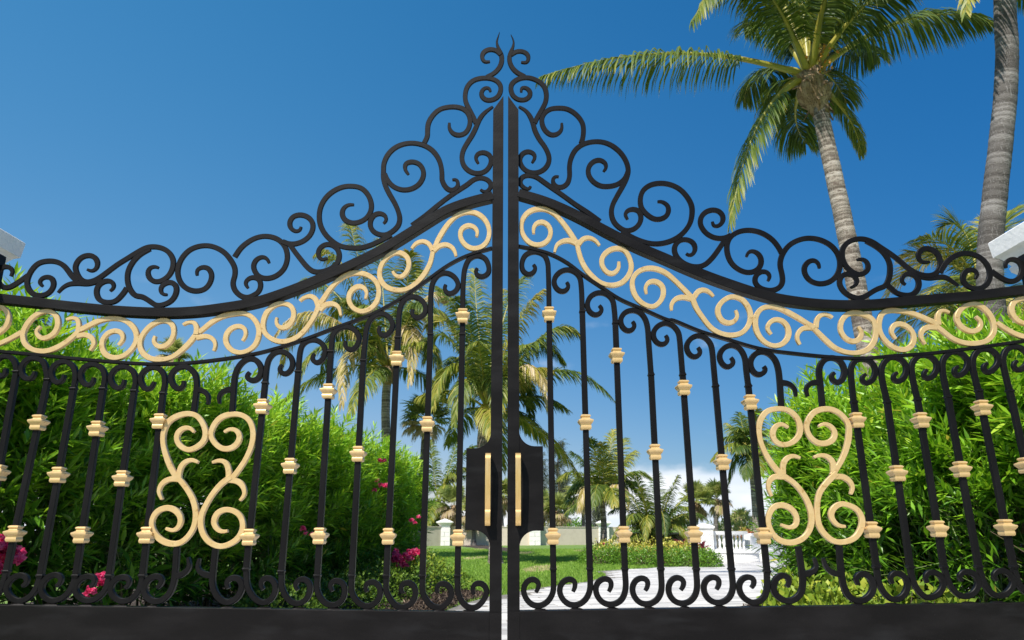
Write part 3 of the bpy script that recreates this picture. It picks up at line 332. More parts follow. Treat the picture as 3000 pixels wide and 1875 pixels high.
M['fibre']=mat('palm_fibre',(.30,.195,.105),.95,noise=[(9,(.52,.38,.24),.45,.7,(1,1,.3)),(25,(.08,.048,.03),.5,.7,(2,2,.3))],bump=(40,1,.03,(2,2,.4)))
M['fruit']=mat('orange_palm_fruit',(.55,.24,.03),.35)
M['fan']=mat('fan_palm_leaf',(.06,.1,.03),.5,tint=[(0,(.09,.13,.03)),(.4,(.24,.30,.075)),(.75,(.38,.40,.12)),(.9,(.46,.37,.18)),(1,(.46,.36,.24))],trans=.42)
M['needle']=mat('casuarina_needle',(.05,.075,.03),.7,tint=[(0,(.028,.042,.022)),(1,(.12,.14,.07))],trans=.2)
M['ground']=mat('lawn',(.17,.28,.045),.9,noise=[(1.6,(.22,.34,.06),.4,.65,U),(.28,(.36,.31,.13),.58,.68,(1,.5,1)),(40,(.035,.085,.012),.45,.7,U)],bump=(70,.6,.03))
M['grass']=mat('grass_blade',(.06,.15,.02),.6,tint=[(0,(.11,.22,.024)),(.6,(.24,.40,.045)),(.9,(.40,.50,.10)),(1,(.56,.47,.24))],trans=.25)
M['mulch']=mat('bark_mulch',(.05,.033,.022),.95,noise=[(30,(.15,.105,.075),.5,.7,U),(80,(.02,.012,.008),.5,.7,U)],bump=(45,1,.04))
M['chip']=mat('mulch_chip',(.05,.033,.022),.9,tint=[(0,(.025,.016,.012)),(.7,(.08,.052,.035)),(1,(.24,.18,.13))])
M['drive']=mat('pale_driveway',(.61,.585,.555),.85,noise=[(1.1,(.54,.52,.49),.4,.65,(1,2,1)),(7,(.48,.455,.42),.58,.75,U)],bump=(60,.3,.004))
M['joint']=mat('driveway_joint_sand',(.15,.14,.125),.95,noise=[(20,(.26,.24,.21),.4,.7,U)],bump=(90,.5,.004))
M['paver']=mat('concrete_paver',(.62,.60,.565),.8,tint=[(0,(.40,.385,.37)),(.5,(.565,.54,.51)),(1,(.68,.65,.615))],noise=[(9,(.43,.415,.395),.56,.75,U),(.9,(.60,.585,.56),.45,.65,(1,2.5,1))],bump=(70,.4,.004))
M['small']=mat('ground_cover_leaf',(.1,.2,.03),.5,tint=[(0,(.025,.06,.008)),(.4,(.085,.165,.016)),(.75,(.21,.31,.026)),(1,(.40,.44,.05))],trans=.2,spec=.3)
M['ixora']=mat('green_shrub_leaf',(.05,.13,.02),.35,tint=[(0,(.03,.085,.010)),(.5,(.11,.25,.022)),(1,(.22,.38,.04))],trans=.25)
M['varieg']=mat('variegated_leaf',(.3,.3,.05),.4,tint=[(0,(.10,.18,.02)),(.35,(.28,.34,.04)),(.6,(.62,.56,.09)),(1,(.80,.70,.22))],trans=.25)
M['cordy']=mat('red_cordyline_leaf',(.2,.015,.03),.35,tint=[(0,(.10,.008,.018)),(.6,(.34,.02,.05)),(1,(.55,.07,.11))],trans=.2)
M['brom0']=mat('orange_bromeliad_leaf',(.5,.14,.08),.4,tint=[(0,(.30,.06,.04)),(.6,(.55,.17,.11)),(1,(.65,.36,.16))],trans=.2)
M['brom1']=mat('yellow_bromeliad_leaf',(.5,.4,.08),.4,tint=[(0,(.20,.20,.04)),(.6,(.55,.42,.07)),(1,(.68,.56,.15))],trans=.2)
M['pink']=mat('pink_oleander_petal',(.62,.035,.15),.45,tint=[(0,(.55,.02,.10)),(.6,(.85,.08,.25)),(1,(.90,.28,.42))],trans=.35)

# ------------------------------------------------------------------ objects
def link(o,parent=None):
    COL.objects.link(o)
    if parent is not None: o.parent=parent
    return o
def tag(o,label=None,cat=None,group=None,kind=None):
    if label: o['label']=label
    if cat: o['category']=cat
    if group: o['group']=group
    if kind: o['kind']=kind
    return o
def thing(name,label,cat,group=None,loc=(0,0,0),rz=0):
    o=bpy.data.objects.new(name,None); link(o); o.location=loc; o.rotation_euler=(0,0,rz); o.empty_display_size=.1
    return tag(o,label,cat,group)
def local(parent):
    """world->local shift for a thing or a part of a thing (things are only moved, never turned, unless given rz)"""
    return parent
def rawmesh(name,V,Fl,m,smooth=True,angle=None,tint=None):
    """V (n,3) array, Fl list of polygons or an (k,3|4) int array"""
    me=bpy.data.meshes.new(name); V=np.asarray(V,dtype=np.float32)
    if isinstance(Fl,np.ndarray):
        k=Fl.shape[1]; n=len(Fl)
        me.vertices.add(len(V)); me.vertices.foreach_set('co',V.ravel())
        me.loops.add(n*k); me.loops.foreach_set('vertex_index',Fl.astype(np.int32).ravel())
        me.polygons.add(n); me.polygons.foreach_set('loop_start',np.arange(0,n*k,k,dtype=np.int32))
        me.update(calc_edges=True)
    else: me.from_pydata(V.tolist(),[],Fl); me.update()
    if smooth: me.polygons.foreach_set('use_smooth',np.ones(len(me.polygons),dtype=bool))
    if angle: me.set_sharp_from_angle(angle=R(angle))
    if tint is not None:
        a=me.attributes.new('tint','FLOAT','POINT'); a.data.foreach_set('value',np.asarray(tint,dtype=np.float32))
    me.materials.append(m); return me
def obj(name,me,parent=None,off=None):
    o=bpy.data.objects.new(name,me); link(o,parent)
    return o
class MB:
    def __init__(s): s.v=[]; s.f=[]; s.t=[]
    def add(s,V,Fc,t=None):
        k=len(s.v); s.v+= [tuple(p) for p in V]; s.f+=[tuple(i+k for i in q) for q in Fc]
        if t is not None: s.t+=[t]*len(V)
        return s
    def box(s,x0,x1,y0,y1,z0,z1,b=0):
        if b<=0:
            V=[(x,y,z) for z in (z0,z1) for x,y in ((x0,y0),(x1,y0),(x1,y1),(x0,y1))]
            return s.add(V,[(3,2,1,0),(4,5,6,7),(0,1,5,4),(1,2,6,5),(2,3,7,6),(3,0,4,7)])
        P=[(b,0,b),(0,b,b)]
        rings=[]
        def ring(i,z): return [(x0+i+b,y0+i,z),(x1-i-b,y0+i,z),(x1-i,y0+i+b,z),(x1-i,y1-i-b,z),(x1-i-b,y1-i,z),(x0+i+b,y1-i,z),(x0+i,y1-i-b,z),(x0+i,y0+i+b,z)]
        return s.loft([ring(b,z0),ring(0,z0+b),ring(0,z1-b),ring(b,z1)])
    def loft(s,rings,cap=True):
        k=len(s.v); n=len(rings[0])
        for r in rings: s.v+=[tuple(p) for p in r]
        for i in range(len(rings)-1):
            for j in range(n):
                a=k+i*n+j; b=k+i*n+(j+1)%n; s.f.append((a,b,b+n,a+n))
        if cap: s.f.append(tuple(k+j for j in reversed(range(n)))); s.f.append(tuple(k+(len(rings)-1)*n+j for j in range(n)))
        return s
    def square(s,cx,cy,prof,ex=0,ey=0):
        """square section stack: prof = [(half, z)]"""
        return s.loft([[(cx-h-ex,cy-h-ey,z),(cx+h+ex,cy-h-ey,z),(cx+h+ex,cy+h+ey,z),(cx-h-ex,cy+h+ey,z)] for h,z in prof])
    def lathe(s,cx,cy,prof,n=16):
        return s.loft([[(cx+r*math.cos(2*PI*j/n),cy+r*math.sin(2*PI*j/n),z) for j in range(n)] for r,z in prof])
    def tube(s,pts,rad,n=8):
        rings=[]; pts=[Vector(p) for p in pts]; up=Vector((.13,.21,.97))
        for i,p in enumerate(pts):
            d=(pts[min(i+1,len(pts)-1)]-pts[max(i-1,0)]).normalized()
            a=d.cross(up)
            if a.length<.05: a=d.cross(Vector((1,0,0)))
            a.normalize(); b=d.cross(a); r=rad[i] if isinstance(rad,(list,tuple)) else rad
            rings.append([p+a*(r*math.cos(2*PI*j/n))+b*(-r*math.sin(2*PI*j/n)) for j in range(n)])
        return s.loft(rings)
    def build(s,name,m,parent=None,smooth=False,angle=None,shift=None):
        V=np.array(s.v,dtype=np.float32)
        if shift is not None: V=V-np.array(shift,dtype=np.float32)
        return obj(name,rawmesh(name,V,s.f,m,smooth or bool(angle),angle,s.t if s.t else None),parent)
PI=math.pi
def dup(o,parent=None,loc=None):
    c=o.copy(); COL.objects.link(c)
    if parent is not None: c.parent=parent
    if loc is not None: c.location=loc
    return c
# ------------------------------------------------------------------ ironwork
def pairs(a): return [(a[i]/1000,a[i+1]/1000) for i in range(0,len(a),2)]
def spline(P,step=.012):
    """centripetal Catmull-Rom through P, about one sample per `step` metres"""
    P=[Vector((p[0],p[1])) for p in P]
    P=[p for i,p in enumerate(P) if i==0 or (p-P[i-1]).length>1e-4]
    Q=[P[0]*2-P[1]]+P+[P[-1]*2-P[-2]]; out=[]
    for i in range(1,len(Q)-2):
        p0,p1,p2,p3=Q[i-1:i+3]
        t0=0; t1=t0+max(1e-4,(p1-p0).length)**.5; t2=t1+max(1e-4,(p2-p1).length)**.5; t3=t2+max(1e-4,(p3-p2).length)**.5
        n=max(2,min(14,int((p2-p1).length/step)+1))
        for k in range(n):
            t=t1+(t2-t1)*k/n
            A1=p0*((t1-t)/(t1-t0))+p1*((t-t0)/(t1-t0)); A2=p1*((t2-t)/(t2-t1))+p2*((t-t1)/(t2-t1)); A3=p2*((t3-t)/(t3-t2))+p3*((t-t2)/(t3-t2))
            B1=A1*((t2-t)/(t2-t0))+A2*((t-t0)/(t2-t0)); B2=A2*((t3-t)/(t3-t1))+A3*((t-t1)/(t3-t1))
            out.append(B1*((t2-t)/(t2-t1))+B2*((t-t1)/(t2-t1)))
    out.append(P[-1]); return out
SEQ=[0]
def ribbon(P,w,t,taper='--',y=0.0,step=.012,c=.0022,end=.5,tlen=.10,vary=0.0):
    """flat bar bent along P in the gate plane: face width w, depth t, chamfer c"""
    S=spline(P,step)
    # light smoothing of the hand-forged curve
    for _ in range(2): S=[S[0]]+[(S[i-1]+S[i]*2+S[i+1])/4 for i in range(1,len(S)-1)]+[S[-1]]
    n=len(S); L=[0]
    for i in range(1,n): L.append(L[-1]+(S[i]-S[i-1]).length)
    SEQ[0]+=1; dy=(SEQ[0]%9)*.00035; t=t+(SEQ[0]%7)*.0003
    rings=[]
    for i,p in enumerate(S):
        d=(S[min(i+1,n-1)]-S[max(i-1,0)]); d.normalize(); nn=Vector((-d.y,d.x)); k=1
        for ch,dist in ((taper[0],L[i]),(taper[1],L[-1]-L[i])):
            if ch=='t': k*=end+(1-end)*min(1,dist/tlen)**.8
            if ch=='T': k*=.04+.96*min(1,dist/.17)
        if vary: k*=1+vary*math.sin(L[i]*23+SEQ[0])
        h=w*k/2; cc=min(c,h*.5); q=t/2; a=y+dy
        def pt(u,v): return (p.x+nn.x*u,a+v,p.y+nn.y*u)
        rings.append([pt(-h,-q+cc),pt(-h+cc,-q),pt(h-cc,-q),pt(h,-q+cc),pt(h,q-cc),pt(h-cc,q),pt(-h+cc,q),pt(-h,q-cc)])
    return MB().loft([list(reversed(r)) for r in rings])
def collar_mesh(parent_name):
    h=.0418
    prof=[(.017,.041),(.023,.0385),(.0262,.0345),(.0262,.0305),(.0225,.027),(.0215,.022),(.0225,.019),(.030,.015),(.0382,.011),(.0392,.006),(.0365,-.001),(.0315,-.008),(.0275,-.0125),(.0265,-.019),(.0275,-.022),(.0285,-.0285),(.0270,-.036),(.0235,-.0405),(.017,-.041)]
    return prof
COLLAR=None
def build_leaf(side,label):
    g=GATE[side]; root=thing('gate_leaf',label,'gate','leaves of the double gate',loc=(0,0,0))
    sg=-1 if side=='left' else 1
    for P,tp in g['scroll']: ribbon(pairs(P),.0295,.0150,tp,vary=.03).build('scroll',M['black'],root,angle=38)
    for P,tp in g['gold']: ribbon(pairs(P),.0280,.021,tp,end=.55,vary=.06,c=.0022).build('gold_scroll',M['gold'],root,angle=38)
    for P,tp in g['panel']: ribbon(pairs(P),.0280,.022,tp,end=.5,vary=.06,c=.0022,y=-.004).build('gold_panel_scroll',M['gold'],root,angle=38)
    for P,tp in g['branch']: ribbon(pairs(P),.030,.026,tp,end=.45,c=.003).build('bar_branch',M['black'],root,angle=38)
    ribbon(pairs(g['rail']),.053,.062,'--',step=.03,c=.003).build('top_rail',M['black_rail'],root,angle=38)
    ribbon(pairs(g['arch']),.0165,.031,'--',step=.03,c=.0015).build('lower_arch_rail',M['black'],root,angle=38)
    for T,B,C in g['bars']:
        T,B=pairs(T),pairs(B)
        a=Vector((T[0][0],0,T[0][1])); b=Vector((B[0][0],0,B[0][1]))
        d=(a-b).normalized(); e=.012; a2=a+d*e; b2=b-d*e
        h=.0152; q=.0135; c=.002; rings=[]
        for p in (b2,a2): rings.append([(p.x-h,-q+c,p.z),(p.x-h+c,-q,p.z),(p.x+h-c,-q,p.z),(p.x+h,-q+c,p.z),(p.x+h,q-c,p.z),(p.x+h-c,q,p.z),(p.x-h+c,q,p.z),(p.x-h,q-c,p.z)])
        mid=(a2+b2)/2
        if C: bar=MB().loft(rings).build('baluster',M['black'],root,shift=mid); bar.location=mid
        else:      # short bars that stop at the gold panel, above and below it
            for P,nm in ((T,'upper_short_bar'),(B,'lower_short_bar')): ribbon(P,.0300,.0262,'-t',end=.62,tlen=.07,c=.003).build(nm,M['black'],root,angle=38)
            continue
        for P,nm in ((T,'top_curl'),(B,'bottom_curl')):
            mb=ribbon(P,.0282,.0245,'-t',end=.62,tlen=.07,c=.003)
            # weld bead where the curl is welded to the bar
            o=mb.build(nm,M['black'],bar,angle=38,shift=mid)
            p=P[0]; w=MB(); n=random.Random(len(COL.objects))
            w.square(p[0],0,[(.0145,p[1]-.007),(.0172,p[1]-.004),(.0176,p[1]+.002),(.0150,p[1]+.006)]).build('weld_bead',M['black'],bar,angle=60,shift=mid)
        global COLLAR
        for c3 in C:
            x,z=pairs(c3)[0]
            if COLLAR is None:
                mb=MB(); mb.square(0,0,[(r,zz) for r,zz in reversed(collar_mesh(0))]); k=mb.build('collar',M['gold'],bar); COLLAR=k
            else: k=dup(COLLAR,bar)
            # seat the collar on the axis of its bar
            t=(z-b.z)/(a.z-b.z); xx=b.x+(a.x-b.x)*t
            k.location=Vector((xx,0,z))-mid; k.rotation_euler=(0,0,R(random.uniform(-2.5,2.5)))
    return root
random.seed(4)
LEFT=build_leaf('left','black iron gate leaf with gold scrolls before the hedge with large pink flowers')
RIGHT=build_leaf('right','black iron gate leaf with gold scrolls before the white balustrade and paved drive')
for root,sg,x0,x1,bx0,bx1 in ((LEFT,-1,-.1125,-.0515,-2.93,-.0516),(RIGHT,1,-.0235,.0385,-.0236,2.93)):
    # meeting stile with an obliquely cut head, under the end ring of the scrollwork
    zt=3.47; lo,hi=(3.375,zt) if sg<0 else (zt,3.375)
    mb=MB(); mb.loft([[(x0,-.026,.10),(x1,-.026,.10),(x1,.026,.10),(x0,.026,.10)],[(x0,-.026,lo),(x1,-.026,hi),(x1,.026,hi),(x0,.026,lo)]]).build('meeting_stile',M['black_rail'],root)
    hx=sg*2.915
    MB().box(hx-.03,hx+.03,-.03,.03,.10,2.46,.003).build('hinge_stile',M['black_rail'],root)
    # deep bottom rail, its top edge sloping a little down to the meeting stile
    zo=.606 if sg<0 else .616; zi=.5665
    if sg<0: a,b,za,zb=hx+.0301,x1-.0615,zo,zi
    else: a,b,za,zb=x1+.0005,hx-.0301,.572,zo
    mb=MB(); c=.003
    mb.loft([[(a,-.034+c,.101),(a,-.034,.104),(a,-.034,za-c),(a,-.034+c,za),(a,.034-c,za),(a,.034,za-c),(a,.034,.104),(a,.034-c,.101)],[(b,-.034+c,.101),(b,-.034,.104),(b,-.034,zb-c),(b,-.034+c,zb),(b,.034-c,zb),(b,.034,zb-c),(b,.034,.104),(b,.034-c,.101)]]).build('bottom_rail',M['black_rail'],root)
    # the plate of the rail runs on across the foot of the meeting stile
    MB().box(x0+.0006,x1-.0006,-.0352,-.0262,.1012,.5645 if sg<0 else .570).build('foot_plate',M['black_rail'],root)
    # weld beads along the rail
    w=MB(); rr=random.Random(5 if sg<0 else 6)
    for T,B,C in GATE['left' if sg<0 else 'right']['bars']:
        P=pairs(B); p=min(P,key=lambda q:q[1]); 
        zz=za+(zb-za)*(p[0]-a)/(b-a)
        L=rr.uniform(.022,.034)
        w.loft([[(p[0]-L*k,-.012*k-.002,zz+dz),(p[0]+L*k,-.012*k-.002,zz+dz),(p[0]+L*k*.9,.012*k,zz+dz),(p[0]-L*k*.9,.012*k,zz+dz)] for k,dz in ((1.15,-.001),(1.0,.004),(.6,.0075))])
    tag(w.build('weld_beads',M['black'],root,angle=60),kind='stuff')
    # lock plate with scooped corners
    def plate(xa,xb,ztop,zbot,rt,inner):
        # inner: x of the stile side; outline counter-clockwise in x,z
        xo=xa if inner==xb else xb; s=1 if xo>inner else -1
        pts=[]
        for k in range(9):      # scoop at the top
            a=PI/2*k/8; pts.append((inner+s*rt*(1-math.cos(a)),ztop+rt*(1-math.sin(a))))
        pts.append((xo,ztop)); pts.append((xo,zbot))
        for k in range(9):
            a=PI/2*(8-k)/8; pts.append((inner+s*rt*(1-math.cos(a)),zbot-rt*(1-math.sin(a))))
        return pts
    y0=-.0225
    if sg<0: pts=plate(-.2395,x0+.0005,1.372,.958,.082,x0+.0005)
    else: pts=plate(x1-.0005,.1625,1.383,.955,.082,x1-.0005)
    n=len(pts); order=pts if sg>0 else list(reversed(pts))
    V=[(x,y0,z) for x,z in order]+[(x,y0+.012,z) for x,z in order]
    mb=MB(); mb.add(V,[tuple(range(n)),tuple(range(2*n-1,n-1,-1))]+[(i,i+n,(i+1)%n+n,(i+1)%n) for i in range(n)]); mb.build('lock_plate',M['black_rail'],root)
    # pull handle: a flat strap standing off the plate, foot turned up in a lug
    hx=-.1235 if sg<0 else .0315; zt,zb=1.338,.985; yb=(-.0225 if sg<0 else -.026)
    prof=[(yb,zt-.105),(yb-.018,zt-.098),(yb-.034,zt-.075),(yb-.047,zt-.05),(yb-.056,zt-.02),(yb-.052,zt-.006),(yb-.060,zt-.0005),(yb-.068,zt-.010),(yb-.0695,zt-.035),(yb-.0665,zt-.10),(yb-.060,zb+.17),(yb-.054,zb+.083)]
    prof=[(yb,zt-.012),(yb-.030,zt-.002),(yb-.048,zt),(yb-.060,zt-.008),(yb-.066,zt-.028),(yb-.066,zt-.10),(yb-.061,zb+.17),(yb-.055,zb+.085),(yb-.048,zb+.07)]
    wv=.0135; rings=[]
    for i,(y,z) in enumerate(prof):
        d=Vector((prof[min(i+1,len(prof)-1)][0]-prof[max(i-1,0)][0],prof[min(i+1,len(prof)-1)][1]-prof[max(i-1,0)][1])).normalized(); nx=Vector((-d.y,d.x))*.0045
        rings.append([(hx-wv,y+nx.x,z+nx.y),(hx+wv,y+nx.x,z+nx.y),(hx+wv,y-nx.x,z-nx.y),(hx-wv,y-nx.x,z-nx.y)])
    hd=MB().loft(rings).build('handle',M['handle'],root,angle=40)
    lug=MB(); wl_=.0132; R2=.0165
    prof2=[(yb+.0,zb+.066),(yb-.030,zb+.072)]+[(yb-.048-R2*.9*math.sin(a)+.0,zb+.035+.042*math.cos(a)) for a in [PI*k/10 for k in range(1,10)]]+[(yb-.030,zb-.006),(yb,zb-.002)]
    m=len(prof2)
    V=[(hx-wl_,y,z) for y,z in prof2]+[(hx+wl_,y,z) for y,z in prof2]
    lug.add(V,[tuple(range(m)),tuple(range(2*m-1,m-1,-1))]+[(i,i+m,(i+1)%m+m,(i+1)%m) for i in range(m)])
    b=lug.build('handle_lug',M['handle'],hd,angle=40)
    me=b.data; bmm=bmesh.new(); bmm.from_mesh(me); bmesh.ops.recalc_face_normals(bmm,faces=bmm.faces); bmm.to_mesh(me); bmm.free()
# every ironwork mesh gets outward normals
def fix_normals(o):
    bmm=bmesh.new(); bmm.from_mesh(o.data); bmesh.ops.recalc_face_normals(bmm,faces=bmm.faces); bmm.to_mesh(o.data); bmm.free()
# ------------------------------------------------------------------ gate pillars
for sg,lab in ((-1,'white stucco gate pillar with moulded cap, its shaded side turned to the gate by the pink flowers'),(1,'white stucco gate pillar with moulded cap in front of the tall grey palm trunk')):
    cx=3.31 if sg>0 else -3.375; cy=-.02; o=thing('gate_pillar',lab,'pillar','pillars carrying the gate',loc=(cx,cy,0))
    hw=.265
    MB().box(-hw,hw,-hw,hw,-.02,2.475).build('shaft',M['white'],o)
    MB().square(0,0,[(.275,2.40),(.275,2.425),(.30,2.455),(.305,2.48),(.295,2.492),(.315,2.53),(.332,2.552)]).build('cap_moulding',M['cap'],o)
    MB().square(0,0,[(.332,2.5525),(.356,2.568),(.365,2.665),(.36,2.671),(.05,2.80)]).build('cap',M['cap'],o)
    MB().square(0,0,[(.31,-.01),(.31,.20),(.285,.23)]).build('plinth',M['white'],o)
# ------------------------------------------------------------------ ground, drive, mulch
def inside(p,poly):
    x,y=p; c=False; j=len(poly)-1
    for i in range(len(poly)):
        xi,yi=poly[i]; xj,yj=poly[j]
        if (yi>y)!=(yj>y) and x<(xj-xi)*(y-yi)/(yj-yi)+xi: c=not c
        j=i
    return c
def sheet(name,poly,z,m,kind='structure',thick=None):
    bm=bmesh.new(); f=bm.faces.new([bm.verts.new((x,y,z)) for x,y in poly]); bmesh.ops.triangulate(bm,faces=[f]); bmesh.ops.recalc_face_normals(bm,faces=bm.faces)
    me=bpy.data.meshes.new(name); bm.to_mesh(me); bm.free()
    for p in me.polygons:
        if p.normal.z<0: p.flip()
    me.materials.append(m); return tag(obj(name,me),kind=kind)
def smoothpoly(poly,n=3):
    return poly
gm=MB(); N=40
xs=[-600+1200*i/N for i in range(N+1)]
gm.add([(x,y,0) for y in xs for x in xs],[(j*(N+1)+i,j*(N+1)+i+1,(j+1)*(N+1)+i+1,(j+1)*(N+1)+i) for j in range(N) for i in range(N)])
tag(gm.build('lawn',M['ground']),kind='structure')
DR=PLAN['drive']
drv=sheet('driveway',DR,.004,M['joint'])
MUL=PLAN['mulch']
for i,p in enumerate(MUL): sheet('mulch_bed',p,.012+.004*i,M['mulch'])
# pavers in running bond, laid a little askew to the gate
rng=random.Random(11); cand=[]
a=R(9); ca,sa=math.cos(a),math.sin(a); PL,PW=.46,.30
for j in range(-60,80):
    for i in range(-60,60):
        u=(i+(.5 if j%2 else 0))*PL; v=j*PW
        x=u*ca-v*sa+2; y=u*sa+v*ca+5
        if not(-4<y<26 and -5<x<22): continue
        ok=all(inside((x+ (du*ca-dv*sa),y+(du*sa+dv*ca)),DR) for du in (-PL*.5,PL*.5) for dv in (-PW*.5,PW*.5))
        if ok: cand.append((x,y))
vis=[p for p in cand if p[1]>5.2 and abs(p[0])<.72*(p[1]+4)]
vis.sort(key=lambda p:p[0]**2+(p[1]+4)**2)
near=vis[:300]; ns=set(near); rest=[p for p in cand if p not in ns]
pm=[]
for k in range(4):
    mb=MB(); g=.009; b=.006
    mb.loft([[(-PL/2+g,-PW/2+g,-.002),(PL/2-g,-PW/2+g,-.002),(PL/2-g,PW/2-g,-.002),(-PL/2+g,PW/2-g,-.002)],[(-PL/2+g,-PW/2+g,.010),(PL/2-g,-PW/2+g,.010),(PL/2-g,PW/2-g,.010),(-PL/2+g,PW/2-g,.010)],[(-PL/2+g+b,-PW/2+g+b,.0135),(PL/2-g-b,-PW/2+g+b,.0135),(PL/2-g-b,PW/2-g-b,.0135),(-PL/2+g+b,PW/2-g-b,.0135)]])
    me=rawmesh('paver',np.array(mb.v),mb.f,M['paver'],False,None,[k/3]*len(mb.v)); pm.append(me)
for (x,y) in near:
    o=obj('paver',rng.choice(pm),drv); o.location=(x,y,.006+rng.uniform(-.001,.0015)); o.rotation_euler=(rng.uniform(-.004,.004),rng.uniform(-.003,.003),a)
mb=MB()
for (x,y) in rest:
    z=.006+rng.uniform(-.001,.0015); t=rng.choice((0,.33,.67,1)); g=.009; V=[]
    for zz in (z,z+.0125):
        for du,dv in ((-1,-1),(1,-1),(1,1),(-1,1)):
            uu=du*(PL/2-g); vv=dv*(PW/2-g); V.append((x+uu*ca-vv*sa,y+uu*sa+vv*ca,zz))
    mb.add(V,[(4,5,6,7),(0,1,5,4),(1,2,6,5),(2,3,7,6),(3,0,4,7)],t)
tag(mb.build('pavers_beyond',M['paver'],drv),kind='stuff')
# ------------------------------------------------------------------ leaf clouds
def nrm(a): return a/np.maximum(1e-9,np.linalg.norm(a,axis=1,keepdims=True))
LEAFF=np.array([(0,1,2),(0,2,3),(1,4,2),(2,4,3)])
def leaf_cloud(pos,dr,ln,wd,tint,rs,fold=.18,droop=.15,belly=.45,upv=None):
    """many lanceolate folded leaves as one mesh: (V,F,tint)"""
    n=len(pos); dr=nrm(dr); r=nrm(rs.normal(size=(n,3))) if upv is None else nrm(upv+rs.normal(size=(n,3))*.35)
    w=nrm(np.cross(dr,r)); nn=np.cross(w,dr); ln=ln[:,None]; wd=wd[:,None]
    dn=np.array([0,0,-1.0])
    m=pos+dr*ln*belly+dn*ln*droop*.12
    tip=pos+dr*ln+dn*ln*droop
    V=np.stack([pos,m-w*wd/2,m-nn*wd*fold*np.sign(nn[:,2:3]+1e-6),m+w*wd/2,tip],axis=1).reshape(-1,3)
    Fc=(LEAFF[None]+np.arange(n)[:,None,None]*5).reshape(-1,3)
    return V,Fc,np.repeat(tint,5)
def single_leaf(name,m,t):
    V=[(0,0,0),(.45,-.5,0),(.45,0,-.09),(.45,.5,0),(1,0,-.10)]
    return rawmesh(name,np.array(V,dtype=float),[tuple(x) for x in LEAFF.tolist()],m,True,None,[t]*5)
def place_leaf(o,p,d,l,w,rs):
    d=Vector(d).normalized(); s=d.cross(Vector((rs.normal()*.4,rs.normal()*.4,1))); s.normalize(); n=s.cross(d)
    o.matrix_local=Matrix(((d.x*l,s.x*w,n.x*l,p[0]),(d.y*l,s.y*w,n.y*l,p[1]),(d.z*l,s.z*w,n.z*l,p[2]),(0,0,0,1)))
